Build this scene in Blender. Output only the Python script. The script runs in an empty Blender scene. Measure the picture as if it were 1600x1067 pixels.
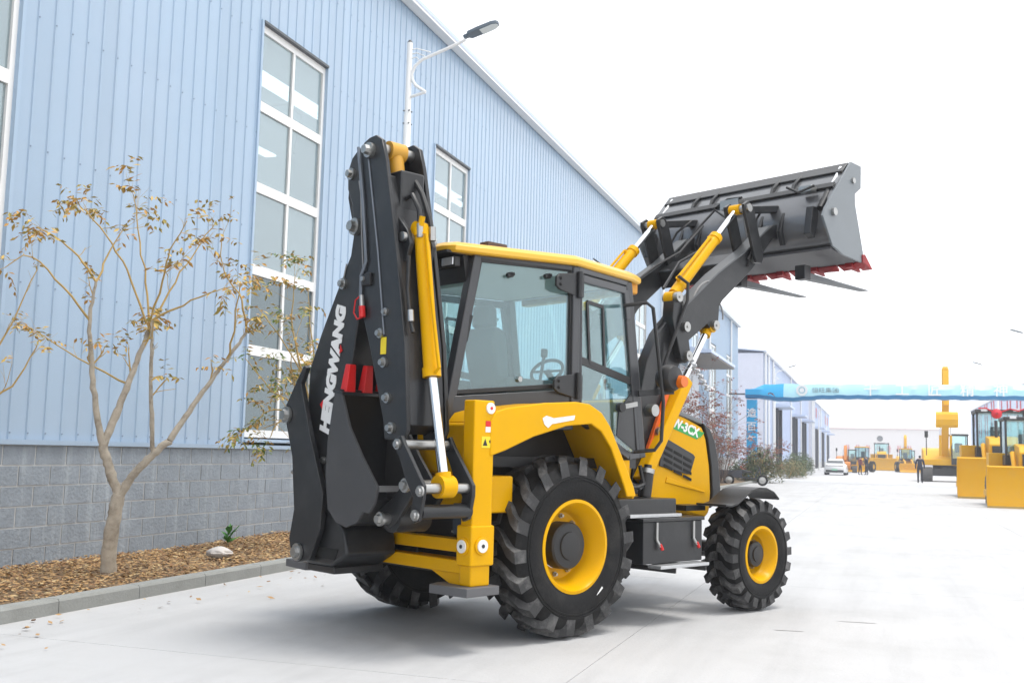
import bpy, bmesh, math, random
from mathutils import Vector, Matrix
R = math.radians
rnd = random.Random(11)
sc = bpy.context.scene
col = sc.collection

# ---------------------------------------------------------------- camera
cd = bpy.data.cameras.new('camera'); cam = bpy.data.objects.new('camera', cd); col.objects.link(cam)
cd.sensor_width = 36; cd.lens = 36*1649.2/1600; cd.clip_start = .05; cd.clip_end = 3000
az, pitch, roll = -.331817, .103558, .024437
fw = Vector((math.sin(az)*math.cos(pitch), math.cos(az)*math.cos(pitch), math.sin(pitch)))
rt = Vector((math.cos(az), -math.sin(az), 0)); up = rt.cross(fw)
r2 = rt*math.cos(roll)+up*math.sin(roll); u2 = up*math.cos(roll)-rt*math.sin(roll)
cam.matrix_world = Matrix(((r2.x,u2.x,-fw.x,0),(r2.y,u2.y,-fw.y,0),(r2.z,u2.z,-fw.z,1.4),(0,0,0,1)))
cd.dof.use_dof = True; cd.dof.focus_distance = 9.3; cd.dof.aperture_fstop = 5.0
sc.camera = cam
# ---------------------------------------------------------------- sky, sun, exposure
SUN_EL, SUN_AZ = 73, 75      # azimuth clockwise from +Y (street direction)
w = bpy.data.worlds.new('World'); sc.world = w; w.use_nodes = True
nt = w.node_tree; bg = nt.nodes['Background']
sky = nt.nodes.new('ShaderNodeTexSky'); sky.sky_type = 'NISHITA'; sky.sun_disc = False
sky.sun_elevation = R(SUN_EL); sky.sun_rotation = R(SUN_AZ); sky.dust_density = 3.0; sky.air_density = 1.0; sky.ozone_density = 1.0
hs = nt.nodes.new('ShaderNodeHueSaturation'); hs.inputs['Saturation'].default_value = .22
mxs = nt.nodes.new('ShaderNodeMix'); mxs.data_type = 'RGBA'; mxs.inputs['Factor'].default_value = .8; mxs.inputs['B'].default_value = (8.2, 8.35, 8.6, 1)   # even cloud layer over the clear sky
nt.links.new(sky.outputs[0], hs.inputs['Color']); nt.links.new(hs.outputs[0], mxs.inputs['A']); nt.links.new(mxs.outputs['Result'], bg.inputs['Color'])
bg.inputs['Strength'].default_value = .15
sl = bpy.data.lights.new('sun', 'SUN'); sl.energy = 1.5; sl.angle = R(18); sl.color = (1, .96, .9)
so = bpy.data.objects.new('sun', sl); col.objects.link(so)
sd = Vector((math.sin(R(SUN_AZ))*math.cos(R(SUN_EL)), math.cos(R(SUN_AZ))*math.cos(R(SUN_EL)), math.sin(R(SUN_EL))))
so.rotation_euler = sd.to_track_quat('Z', 'Y').to_euler(); so.location = (10, 20, 40)
vs = sc.view_settings; vs.view_transform = 'Standard'; vs.look = 'None'; vs.gamma = 1; vs.use_curve_mapping = False
vs.exposure = .55
sc.render.engine = 'CYCLES'; sc.cycles.use_denoising = True
sc.cycles.max_bounces = 8; sc.cycles.transparent_max_bounces = 12; sc.cycles.caustics_reflective = False; sc.cycles.caustics_refractive = False

# ---------------------------------------------------------------- materials
MATS = {}
def mat(name, base, rough=.5, metal=0, var=.08, scale=3.0, bump=0, bscale=60, coat=0, dirt=None, dscale=1.2, damt=.35, spec=.5, world=False):
    if name in MATS: return MATS[name]
    m = bpy.data.materials.new(name); m.use_nodes = True; n = m.node_tree.nodes; l = m.node_tree.links
    b = n['Principled BSDF']; b.inputs['Roughness'].default_value = rough; b.inputs['Metallic'].default_value = metal
    b.inputs['Coat Weight'].default_value = coat; b.inputs['Coat Roughness'].default_value = .08; b.inputs['Specular IOR Level'].default_value = spec
    if world: co = n.new('ShaderNodeNewGeometry').outputs['Position']
    else: co = n.new('ShaderNodeTexCoord').outputs['Object']
    no = n.new('ShaderNodeTexNoise'); no.inputs['Scale'].default_value = scale; no.inputs['Detail'].default_value = 6; no.inputs['Roughness'].default_value = .6
    l.new(co, no.inputs['Vector'])
    mx = n.new('ShaderNodeMix'); mx.data_type = 'RGBA'
    mx.inputs['A'].default_value = (*[max(0, c*(1-var)) for c in base], 1); mx.inputs['B'].default_value = (*[min(1, c*(1+var)) for c in base], 1)
    l.new(no.outputs['Fac'], mx.inputs['Factor']); out = mx.outputs['Result']
    if dirt:
        n2 = n.new('ShaderNodeTexNoise'); n2.inputs['Scale'].default_value = dscale; n2.inputs['Detail'].default_value = 8; n2.inputs['Roughness'].default_value = .7
        l.new(co, n2.inputs['Vector'])
        mr = n.new('ShaderNodeMapRange'); mr.inputs['From Min'].default_value = .48; mr.inputs['From Max'].default_value = .75; mr.inputs['To Max'].default_value = damt
        l.new(n2.outputs['Fac'], mr.inputs['Value'])
        m2 = n.new('ShaderNodeMix'); m2.data_type = 'RGBA'; m2.inputs['B'].default_value = (*dirt, 1)
        l.new(mr.outputs['Result'], m2.inputs['Factor']); l.new(out, m2.inputs['A']); out = m2.outputs['Result']
        rr = n.new('ShaderNodeMapRange'); rr.inputs['To Min'].default_value = max(.02, rough-.06); rr.inputs['To Max'].default_value = min(1, rough+.15)
        l.new(n2.outputs['Fac'], rr.inputs['Value']); l.new(rr.outputs['Result'], b.inputs['Roughness'])
    l.new(out, b.inputs['Base Color'])
    if bump:
        n3 = n.new('ShaderNodeTexNoise'); n3.inputs['Scale'].default_value = bscale; n3.inputs['Detail'].default_value = 5; l.new(co, n3.inputs['Vector'])
        bp = n.new('ShaderNodeBump'); bp.inputs['Strength'].default_value = bump; bp.inputs['Distance'].default_value = .01
        l.new(n3.outputs['Fac'], bp.inputs['Height']); l.new(bp.outputs['Normal'], b.inputs['Normal'])
    MATS[name] = m; return m
def glassmat(name, tint, refl=.1, rough=.02, dark=None):
    m = bpy.data.materials.new(name); m.use_nodes = True; n = m.node_tree.nodes; l = m.node_tree.links; n.clear()
    o = n.new('ShaderNodeOutputMaterial'); t = n.new('ShaderNodeBsdfTransparent'); t.inputs[0].default_value = (*tint, 1)
    g = n.new('ShaderNodeBsdfGlossy'); g.inputs['Roughness'].default_value = rough; g.inputs['Color'].default_value = (.9, .97, 1, 1)
    fr = n.new('ShaderNodeFresnel'); ge = n.new('ShaderNodeNewGeometry'); im = n.new('ShaderNodeMapRange'); im.inputs['To Min'].default_value = 1.5; im.inputs['To Max'].default_value = 1/1.5; l.new(ge.outputs['Backfacing'], im.inputs['Value']); l.new(im.outputs[0], fr.inputs['IOR'])   # the pane does not bend rays, so its back face reflects like its front
    ad = n.new('ShaderNodeMath'); ad.operation = 'ADD'; ad.inputs[1].default_value = refl; l.new(fr.outputs[0], ad.inputs[0])
    mx = n.new('ShaderNodeMixShader'); l.new(ad.outputs[0], mx.inputs[0])
    if dark:
        d = n.new('ShaderNodeBsdfDiffuse'); d.inputs[0].default_value = (*dark[:3], 1); m2 = n.new('ShaderNodeMixShader'); m2.inputs[0].default_value = dark[3]
        oi = n.new('ShaderNodeObjectInfo'); rv = n.new('ShaderNodeMapRange'); rv.inputs['To Min'].default_value = .72; rv.inputs['To Max'].default_value = 1.1; l.new(oi.outputs['Random'], rv.inputs['Value'])
        hv = n.new('ShaderNodeHueSaturation'); hv.inputs['Color'].default_value = (*dark[:3], 1); l.new(rv.outputs[0], hv.inputs['Value']); l.new(hv.outputs[0], d.inputs[0])
        l.new(t.outputs[0], m2.inputs[1]); l.new(d.outputs[0], m2.inputs[2]); l.new(m2.outputs[0], mx.inputs[1])
    else: l.new(t.outputs[0], mx.inputs[1])
    l.new(g.outputs[0], mx.inputs[2]); l.new(mx.outputs[0], o.inputs[0]); MATS[name] = m; return m
YEL = mat('yellow_paint', (.70, .365, .0003), .30, var=.05, scale=2, coat=.06, spec=.1, dirt=(.52, .29, .02), dscale=3, damt=.22)
YEL2 = mat('yellow_machine_paint', (.72, .375, .004), .42, spec=.25, var=.06, scale=2, dirt=(.5, .33, .1), dscale=2)
CHA = mat('charcoal_paint', (.016, .017, .019), .30, var=.15, scale=4, dirt=(.065, .065, .065), dscale=2.5, damt=.4, coat=.12, spec=.4)
BLK = mat('black_plastic', (.014, .014, .015), .45, var=.15)
CABG = mat('cab_grey_paint', (.036, .038, .043), .33, var=.08, coat=.2)
RUB = mat('tyre_rubber', (.009, .009, .0095), .55, var=.3, scale=9, bump=.25, bscale=60, dirt=(.05, .048, .045), dscale=3, damt=.6, spec=.18)
RUBT = mat('tyre_lug_rubber_sheen', (.024, .024, .025), .5, var=.3, scale=12, bump=.25, bscale=70, dirt=(.19, .185, .18), dscale=6, damt=.8)  # paler than the carcass: dust plus sky reflection put into the lug colour
CHR = mat('chrome', (.75, .76, .78), .12, 1, var=.03)
STL = mat('zinc_steel', (.42, .42, .41), .36, 1, var=.15, scale=20)
ALU = mat('aluminium_tread', (.55, .56, .57), .42, .8, var=.12, scale=20, bump=.3, bscale=120)
RED = mat('red_paint', (.62, .012, .012), .4, var=.1)
DRED = mat('dark_red_paint', (.30, .018, .022), .5, var=.25, scale=8, dirt=(.12, .05, .05), dscale=6)
WHT = mat('white_paint', (.78, .78, .77), .45, var=.03, dirt=(.55, .53, .5), dscale=2, damt=.3)
ORG = mat('amber_lens', (.65, .14, .01), .2, var=.1)
ORH = mat('orange_sleeve', (.72, .12, .02), .5)
YEL_SHEEN = mat('roof_yellow_sheen', (.76, .43, .03), .32, var=.04, coat=.25)  # paler than the body yellow: sky highlight on the roof edge is in the colour
SEAT = mat('seat_fabric', (.07, .075, .08), .8, var=.15, scale=20)
LINER = mat('cab_liner', (.60, .62, .62), .8, var=.06)
LAMPG = mat('lamp_glass', (.62, .64, .66), .12, .3, var=.35, scale=40)
GRN = mat('green_decal', (.02, .33, .06), .4, var=.03)
YST = mat('yellow_sticker', (.80, .62, .02), .5)
GLS = glassmat('cab_glass', (.86, .965, .965), .04, .01, (.42, .66, .72, .06))
WGLS2 = glassmat('dimmed_building_glass', (.62, .70, .72), .05, .02, (.20, .26, .28, .30))  # lower panes: dim interior and dark reflections put into the glass colour
WGLS = glassmat('building_glass', (.80, .88, .90), .12, .02, (.38, .47, .50, .36))
DGLS = mat('dark_vehicle_glass', (.03, .04, .045), .06, var=.1, spec=.9)

# ---------------------------------------------------------------- mesh helpers
class MB:
    """collects shapes; coordinates are (forward, right, up) when flip is set, else world x, y, z"""
    def __init__(s, flip=True): s.v = []; s.f = []; s.flip = flip
    def add(s, vs, fs):
        b = len(s.v); s.v += [tuple(p) for p in vs]; s.f += [[i+b for i in f] for f in fs]; return s
    def prism(s, poly, ax, a, b):
        n = len(poly); mk = {'u': lambda p, t: (t, p[0], p[1]), 'v': lambda p, t: (p[0], t, p[1]), 'z': lambda p, t: (p[0], p[1], t)}[ax]
        return s.add([mk(p, a) for p in poly]+[mk(p, b) for p in poly], [list(range(n))[::-1], list(range(n, 2*n))]+[[i, (i+1) % n, n+(i+1) % n, n+i] for i in range(n)])
    def box(s, a, b, c, d, e, f): return s.prism([(a, c), (b, c), (b, d), (a, d)], 'z', e, f)
    def bar(s, p0, p1, w, h, up=(0, 0, 1)):
        p0, p1 = Vector(p0), Vector(p1); d = (p1-p0).normalized(); x = d.cross(Vector(up))
        if x.length < 1e-4: x = Vector((1, 0, 0))
        x.normalize(); y = x.cross(d).normalized(); x *= w/2; y *= h/2
        return s.add([p0-x-y, p0+x-y, p0+x+y, p0-x+y, p1-x-y, p1+x-y, p1+x+y, p1-x+y], [[3, 2, 1, 0], [4, 5, 6, 7], [0, 1, 5, 4], [1, 2, 6, 5], [2, 3, 7, 6], [3, 0, 4, 7]])
    def tube(s, pts, r, n=8, caps=True):
        pts = [Vector(p) for p in pts]; rs = r if isinstance(r, (list, tuple)) else [r]*len(pts)
        b = len(s.v); prev = None
        for i, p in enumerate(pts):
            d = (pts[min(i+1, len(pts)-1)]-pts[max(i-1, 0)]).normalized()
            if prev is None: x = d.orthogonal().normalized()
            else:
                x = prev-d*prev.dot(d)
                x = x.normalized() if x.length > 1e-5 else d.orthogonal().normalized()
            prev = x; y = d.cross(x)
            for k in range(n):
                a = 2*math.pi*k/n; s.v.append(tuple(p+(x*math.cos(a)+y*math.sin(a))*rs[i]))
        for i in range(len(pts)-1):
            for k in range(n): s.f.append([b+i*n+k, b+i*n+(k+1) % n, b+(i+1)*n+(k+1) % n, b+(i+1)*n+k])
        if caps: s.f.append([b+k for k in range(n)][::-1]); s.f.append([b+(len(pts)-1)*n+k for k in range(n)])
        return s
    def cyl(s, p0, p1, r, r1=None, n=14): return s.tube([p0, p1], [r, r if r1 is None else r1], n)
    def lathe(s, o, ax, prof, n=32, closed=False):
        o = Vector(o); ax = Vector(ax).normalized(); x = ax.orthogonal().normalized(); y = ax.cross(x); b = len(s.v); m = len(prof)
        for k in range(n):
            a = 2*math.pi*k/n
            for r, t in prof: s.v.append(tuple(o+ax*t+(x*math.cos(a)+y*math.sin(a))*r))
        for k in range(n):
            k2 = (k+1) % n
            for i in range(m if closed else m-1): s.f.append([b+k*m+i, b+k*m+(i+1) % m, b+k2*m+(i+1) % m, b+k2*m+i])
        return s
    def ribbon(s, path, ax, a, b, t):
        pts = [Vector(p) for p in path]; L = []; Rr = []
        for i, p in enumerate(pts):
            d = (pts[min(i+1, len(pts)-1)]-pts[max(i-1, 0)]).normalized(); nrm = Vector((-d.y, d.x))*t/2
            L.append(tuple(p+nrm)); Rr.append(tuple(p-nrm))
        return s.prism(L+Rr[::-1], ax, a, b)
    def poly(s, pts, th=.006):
        """flat polygon in 3-D with a small thickness"""
        P = [Vector(p) for p in pts]; nrm = Vector((0, 0, 0))
        for i in range(len(P)): nrm += (P[i]-P[0]).cross(P[(i+1) % len(P)]-P[0])
        nrm.normalize(); n = len(P)
        return s.add([p+nrm*th/2 for p in P]+[p-nrm*th/2 for p in P], [list(range(n)), list(range(n, 2*n))[::-1]]+[[i, n+i, n+(i+1) % n, (i+1) % n] for i in range(n)])
    def mesh(s, name, m, smooth=35):
        me = bpy.data.meshes.new(name)
        me.from_pydata([(p[0], -p[1], p[2]) if s.flip else p for p in s.v], [], s.f)
        bm = bmesh.new(); bm.from_mesh(me); bmesh.ops.recalc_face_normals(bm, faces=bm.faces); bm.to_mesh(me); bm.free()
        if m: me.materials.append(m)
        if smooth:
            me.polygons.foreach_set('use_smooth', [True]*len(me.polygons)); me.set_sharp_from_angle(angle=R(smooth))
        return me
    def pieces(s, gap=.004):
        n = len(s.v); pa = list(range(n))
        def find(i):
            while pa[i] != i: pa[i] = pa[pa[i]]; i = pa[i]
            return i
        for f in s.f:
            for k in f[1:]: pa[find(k)] = find(f[0])
        isl = {}
        for i in range(n): isl.setdefault(find(i), []).append(i)
        bx = [[ids, [min(s.v[i][k] for i in ids)-gap for k in range(3)], [max(s.v[i][k] for i in ids)+gap for k in range(3)]] for ids in isl.values()]
        ch = True
        while ch and len(bx) > 1:
            ch = False
            for i in range(len(bx)):
                for j in range(i+1, len(bx)):
                    a, b = bx[i], bx[j]
                    if all(a[1][k] <= b[2][k] and b[1][k] <= a[2][k] for k in range(3)):
                        bx[i] = [a[0]+b[0], [min(a[1][k], b[1][k]) for k in range(3)], [max(a[2][k], b[2][k]) for k in range(3)]]; bx.pop(j); ch = True; break
                if ch: break
        out = []
        for ids, _, _ in bx:
            mp = {v: i for i, v in enumerate(ids)}; q = MB(s.flip); q.v = [s.v[i] for i in ids]; q.f = [[mp[i] for i in f] for f in s.f if f[0] in mp]; out.append(q)
        return out
    def obj(s, name, m, parent=None, bevel=0, smooth=35, kind=None, label=None, split=True):
        if split and not kind and len(s.f) < 4000:
            ps = s.pieces()
            if len(ps) > 1:
                os_ = [q.obj(name, m, parent, bevel, smooth, None, label, False) for q in ps]; return os_[0]
        o = bpy.data.objects.new(name, s.mesh(name, m, smooth)); col.objects.link(o); o.parent = parent
        if bevel:
            b = o.modifiers.new('bevel', 'BEVEL'); b.width = bevel; b.segments = 2; b.limit_method = 'ANGLE'; b.angle_limit = R(40); b.harden_normals = True
        if kind: o['kind'] = kind
        if label: o['label'] = label
        return o
def link(name, me, parent=None, loc=(0, 0, 0), rz=0):
    o = bpy.data.objects.new(name, me); col.objects.link(o); o.parent = parent; o.location = loc; o.rotation_euler[2] = rz; return o
def thing(name, label, cat, loc=(0, 0, 0), rz=0, group=None):
    o = bpy.data.objects.new(name, None); col.objects.link(o); o.location = loc; o.rotation_euler = (0, 0, rz); o.empty_display_size = .3
    o['label'] = label; o['category'] = cat
    if group: o['group'] = group
    return o
def tag(o, label, cat, group=None):
    o['label'] = label; o['category'] = cat
    if group: o['group'] = group
    return o
def copy_tree(o, parent=None):
    c = o.copy(); col.objects.link(c); c.parent = parent
    for ch in list(o.children): copy_tree(ch, c)
    return c
def textmesh(name, s, size, m, extrude=.002, offset=0, shear=0, align='CENTER', sx=1):
    cu = bpy.data.curves.new('txt', 'FONT'); cu.body = s; cu.size = size; cu.extrude = extrude; cu.offset = offset; cu.shear = shear; cu.align_x = align; cu.align_y = 'CENTER'; cu.resolution_u = 3
    o = bpy.data.objects.new('txt', cu); col.objects.link(o); bpy.context.view_layer.update()
    me = bpy.data.meshes.new_from_object(o.evaluated_get(bpy.context.evaluated_depsgraph_get())); bpy.data.objects.remove(o); bpy.data.curves.remove(cu)
    me.name = name; me.materials.clear(); me.materials.append(m)
    for v in me.vertices: v.co.x *= sx
    return me
def place(name, me, parent, o, x, y, z):
    """object whose local x, y, z axes are the given (right-handed) vectors in the parent's frame"""
    ob = link(name, me, parent); x, y, z = Vector(x).normalized(), Vector(y).normalized(), Vector(z).normalized()
    ob.matrix_local = Matrix(((x.x, y.x, z.x, o[0]), (x.y, y.y, z.y, o[1]), (x.z, y.z, z.z, o[2]), (0, 0, 0, 1))); return ob
# ================================================================ SETTING
CONC = mat('concrete_pavement', (.46, .46, .463), .72, var=.11, scale=.8, bump=.3, bscale=35, dirt=(.34, .337, .333), dscale=.45, damt=.6, world=True)
KERB = mat('kerb_concrete', (.28, .285, .27), .85, var=.2, scale=3, bump=.4, bscale=40, dirt=(.2, .2, .18), dscale=4, world=True)
SOIL = mat('soil', (.20, .135, .075), .95, var=.4, scale=7, bump=.8, bscale=30, world=True)
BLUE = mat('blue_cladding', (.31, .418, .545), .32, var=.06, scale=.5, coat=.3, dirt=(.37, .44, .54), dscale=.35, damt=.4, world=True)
def panel_tint(m, amt):
    n = m.node_tree.nodes; l = m.node_tree.links; b = n['Principled BSDF']; src = b.inputs['Base Color'].links[0].from_socket
    oi = n.new('ShaderNodeObjectInfo'); mr = n.new('ShaderNodeMapRange'); mr.inputs['To Min'].default_value = 1-amt; mr.inputs['To Max'].default_value = 1+amt; l.new(oi.outputs['Random'], mr.inputs['Value'])
    hv = n.new('ShaderNodeHueSaturation'); l.new(src, hv.inputs['Color']); l.new(mr.outputs[0], hv.inputs['Value']); l.new(hv.outputs[0], b.inputs['Base Color'])
    no = n.new('ShaderNodeTexNoise'); no.inputs['Scale'].default_value = 1.1; no.inputs['Detail'].default_value = 2; ge = n.new('ShaderNodeNewGeometry'); l.new(ge.outputs['Position'], no.inputs['Vector'])
    bp = n.new('ShaderNodeBump'); bp.inputs['Strength'].default_value = .35; bp.inputs['Distance'].default_value = .03; l.new(no.outputs['Fac'], bp.inputs['Height']); l.new(bp.outputs[0], b.inputs['Normal'])
panel_tint(BLUE, .035)
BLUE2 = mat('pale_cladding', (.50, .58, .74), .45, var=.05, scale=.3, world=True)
MORT = mat('mortar', (.50, .505, .50), .9, var=.12, scale=10, world=True)
INT = mat('interior_grey', (.16, .19, .20), .9, var=.3, scale=.6, world=True)
def blockmat():
    m = mat('split_face_block', (.25, .285, .325), .9, var=.28, scale=6, bump=.9, bscale=28, world=True)
    n = m.node_tree.nodes; l = m.node_tree.links; b = n['Principled BSDF']; src = b.inputs['Base Color'].links[0].from_socket
    geo = n.new('ShaderNodeNewGeometry'); mp = n.new('ShaderNodeMapping'); mp.inputs['Scale'].default_value = (0, 4.0, .35); l.new(geo.outputs['Position'], mp.inputs['Vector'])
    no = n.new('ShaderNodeTexNoise'); no.inputs['Scale'].default_value = 1; no.inputs['Detail'].default_value = 7; no.inputs['Roughness'].default_value = .68; l.new(mp.outputs[0], no.inputs['Vector'])
    mr = n.new('ShaderNodeMapRange'); mr.inputs['From Min'].default_value = .53; mr.inputs['From Max'].default_value = .75; mr.inputs['To Max'].default_value = .7; l.new(no.outputs['Fac'], mr.inputs['Value'])
    mx = n.new('ShaderNodeMix'); mx.data_type = 'RGBA'; mx.inputs['B'].default_value = (.50, .55, .59, 1); l.new(src, mx.inputs['A']); l.new(mr.outputs[0], mx.inputs['Factor']); l.new(mx.outputs['Result'], b.inputs['Base Color'])
    return m
BLOCK = blockmat()
def streaks(m):
    n = m.node_tree.nodes; l = m.node_tree.links; b = n['Principled BSDF']; src = b.inputs['Base Color'].links[0].from_socket
    ge = n.new('ShaderNodeNewGeometry'); mp = n.new('ShaderNodeMapping'); mp.inputs['Rotation'].default_value = (0, 0, R(14)); mp.inputs['Scale'].default_value = (2.6, .22, 1); l.new(ge.outputs['Position'], mp.inputs['Vector'])
    no = n.new('ShaderNodeTexNoise'); no.inputs['Scale'].default_value = 1; no.inputs['Detail'].default_value = 6; no.inputs['Roughness'].default_value = .65; l.new(mp.outputs[0], no.inputs['Vector'])
    mr = n.new('ShaderNodeMapRange'); mr.inputs['From Min'].default_value = .45; mr.inputs['From Max'].default_value = .75; mr.inputs['To Min'].default_value = 1.02; mr.inputs['To Max'].default_value = .88; l.new(no.outputs['Fac'], mr.inputs['Value'])
    hv = n.new('ShaderNodeHueSaturation'); l.new(src, hv.inputs['Color']); l.new(mr.outputs[0], hv.inputs['Value']); l.new(hv.outputs[0], b.inputs['Base Color'])
streaks(CONC)
def struct(o): o['kind'] = 'structure'; return o

# ground and yard slabs
g = MB(False); g.add([(-600, -200, -.012), (700, -200, -.012), (700, 1400, -.012), (-600, 1400, -.012)], [[0, 1, 2, 3]]); struct(g.obj('ground', CONC, smooth=0))
yard = MB(False); yard.box(-6.28, 16, 60.2, 300, -.011, -.001); yard = struct(yard.obj('concrete_yard', CONC, smooth=0))
sw, sh = 4.48, 6.0
sm = MB(False); sm.box(0, sw-.005, 0, sh-.005, -.011, 0); sme = sm.mesh('slab', CONC, 0)
for i in range(5):
    for j in range(-1, 10): link('slab', sme, yard, (-6.28+i*sw, j*sh+.2, 0))
STAIN = mat('dark_stain', (.27, .265, .26), .8, var=.3, scale=9, world=True)
for (x, y, a, L, W_) in ((-.69, 9.08, .15, .13, .012), (-.16, 9.83, .1, .16, .016)):
    m = MB(False); n = 14; m.v = [(x+L*(1+rnd.uniform(-.25, .25))*math.cos(2*math.pi*k/n)*math.cos(a)-W_*(1+rnd.uniform(-.5, .6))*math.sin(2*math.pi*k/n)*math.sin(a), y+L*math.cos(2*math.pi*k/n)*math.sin(a)+W_*(1+rnd.uniform(-.5, .6))*math.sin(2*math.pi*k/n)*math.cos(a), .002) for k in range(n)]; m.f = [list(range(n))]; m.obj('stain', STAIN, yard, smooth=0)
# kerb in stones, planting bed
kb = MB(False); kb.box(-6.43, -6.29, -6, 72, -.01, .02); kerb = struct(kb.obj('kerb', KERB, smooth=0))
ks = MB(False); ks.prism([(-.15, -.01), (0, -.01), (0, .1), (-.015, .12), (-.15, .12)], 'v', 0, .992); kme = ks.mesh('kerbstone', KERB, 0)
for j in range(-3, 70): link('kerbstone', kme, kerb, (-6.28, j+.1, 0))
bed = MB(False); nx, ny = 8, 300
for j in range(ny+1):
    for i in range(nx+1):
        x = -8.6+2.2*i/nx; y = -4+j*.25; bed.v.append((x, y, .075+.03*math.sin(x*2.1+y*.9)*math.sin(y*.63)+rnd.uniform(-.008, .012)))
for j in range(ny):
    for i in range(nx): a = j*(nx+1)+i; bed.f.append([a, a+1, a+nx+2, a+nx+1])
struct(bed.obj('planting_bed', SOIL))
LEAFM = [mat('dry_leaf_tan', (.40, .24, .10), .8, var=.3, scale=9, world=True), mat('dry_leaf_brown', (.25, .135, .06), .85, var=.3, scale=9, world=True), mat('dry_leaf_pale', (.50, .36, .18), .8, var=.3, scale=9, world=True)]
def litter(n, xr, yr, zf, smin, smax, seed):
    r = random.Random(seed); q = MB(False); ids = []
    for _ in range(n):
        x, y = xr(r), yr(r); z = zf(x, y)+r.uniform(.0, .03); s = r.uniform(smin, smax); a = r.uniform(0, 6.28); t = r.uniform(-.5, .5)
        d = Vector((math.cos(a), math.sin(a), r.uniform(-.25, .35)))*s; e = Vector((-math.sin(a), math.cos(a), t))*s*.42; c = Vector((x, y, z+.012))
        q.add([c-d, c+e, c+d, c-e], [[0, 1, 2], [0, 2, 3]]); k = r.choice((0, 0, 0, 1, 1, 2)); ids += [k, k]
    return q, ids
def leafobj(name, q, ids, mats, parent=None, kind=None):
    me = bpy.data.meshes.new(name); me.from_pydata(q.v, [], q.f)
    for m in mats: me.materials.append(m)
    me.polygons.foreach_set('material_index', ids); o = bpy.data.objects.new(name, me); col.objects.link(o); o.parent = parent
    if kind: o['kind'] = kind
    return o
zb = lambda x, y: .075+.03*math.sin(x*2.1+y*.9)*math.sin(y*.63)
q, ids = litter(24000, lambda r: r.uniform(-8.48, -6.42), lambda r: r.uniform(4.5, 17), zb, .011, .036, 5)
tag(leafobj('leaf_litter', q, ids, LEAFM, kind='stuff'), 'dry brown fallen leaves covering the planting bed', 'leaves')
q, ids = litter(70, lambda r: -6.2+abs(r.gauss(0, .5)), lambda r: r.uniform(5, 13), lambda x, y: -.004, .015, .04, 9)
tag(leafobj('scattered_leaves', q, ids, LEAFM, kind='stuff'), 'few brown leaves scattered on the pavement beside the kerb', 'leaves')

# ---------------------------------------------------------------- factory buildings
WX = -8.52
def cladding_profile(y0, n, p=.25):
    pts = []
    for i in range(n):
        y = y0+i*p; pts += [(y, 0), (y+p-.042, 0), (y+p-.034, .014), (y+p-.008, .014)]
    return pts+[(y0+n*p, 0)]
def clad(mb, y0, n, z0, z1, x=WX):
    b = len(mb.v); pr = cladding_profile(y0, n)
    for z in (z0, z1):
        for y, d in pr: mb.v.append((x+d, y, z))
    m = len(pr)
    for i in range(m-1): mb.f.append([b+i, b+i+1, b+m+i+1, b+m+i])
def is_win(y): return ((y-13.0) % 6.5) < 2.0-1e-6 and not 25.9 < y < 28.1
WROWS = [1.51, 2.77, 3.95, 5.17, 6.39, 7.62]
def make_window(parent, y0, detailed):
    f = MB(False); x0, x1 = WX-.085, WX-.02
    f.box(x0, x1, y0+.03, y0+.1, 1.51, 7.62); f.box(x0, x1, y0+1.9, y0+1.97, 1.51, 7.62)
    for z in WROWS:
        hh = .055 if z in (WROWS[0], WROWS[-1]) else .075
        zz = z+.055 if z == WROWS[0] else (z-.055 if z == WROWS[-1] else z); f.box(x0+.002, x1-.002, y0+.1, y0+1.9, zz-hh, zz+hh)
    for a, b in zip(WROWS[:-1], WROWS[1:]): f.box(x0+.004, x1-.004, y0+.97, y0+1.03, a+.078, b-.078)
    wnd = f.obj('window', WFR, parent, smooth=0)
    if detailed:
        fl = MB(False); fl.box(WX-.09, WX+.035, y0-.02, y0+.03, 1.42, 7.66); fl.box(WX-.09, WX+.035, y0+1.97, y0+2.02, 1.42, 7.66); fl.obj('jamb_flashing', BLUE, wnd, smooth=0)
        sl_ = MB(False); sl_.prism([(WX-.09, 1.50), (WX+.06, 1.47), (WX+.06, 1.44), (WX-.09, 1.44)], 'v', y0+.03, y0+1.97); sl_.obj('sill', BLUE, wnd, smooth=0)
        hd = MB(False); hd.box(WX-.09, WX+.05, y0+.03, y0+1.97, 7.621, 7.66); hd.obj('head_flashing', DKT, wnd, smooth=0)  # dark colour puts the shadow line of the window head into the flashing
        for a, b in zip(WROWS[:-1], WROWS[1:]):
            for c, d in ((y0+.1, y0+.97), (y0+1.03, y0+1.9)):
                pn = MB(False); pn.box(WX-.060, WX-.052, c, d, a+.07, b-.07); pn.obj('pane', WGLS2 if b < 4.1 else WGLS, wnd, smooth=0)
    else:
        pn = MB(False); pn.box(WX-.060, WX-.052, y0+.1, y0+1.9, 1.56, 7.57); pn.obj('pane', WGLS, wnd, smooth=0)
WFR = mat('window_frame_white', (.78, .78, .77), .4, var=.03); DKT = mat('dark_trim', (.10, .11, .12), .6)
fb = thing('factory_building', 'long light blue corrugated factory hall with tall windows on a grey block plinth', 'building', (0, 0, 0))
mo = MB(False); mo.box(WX-.3, WX+.005, -20, 70.84, 0, 1.345); mo.obj('plinth_wall', MORT, fb, smooth=0)
bmk = MB(False); bmk.box(0, .03, .010, .446, .009, .2075); bme = bmk.mesh('block', BLOCK, 0)
for c in range(6):
    for j in range(44): link('block', bme, fb, (WX-.018+rnd.uniform(-.002, .003), 4.33+j*.456+(c % 2)*.228, .045+c*.2165))
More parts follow.
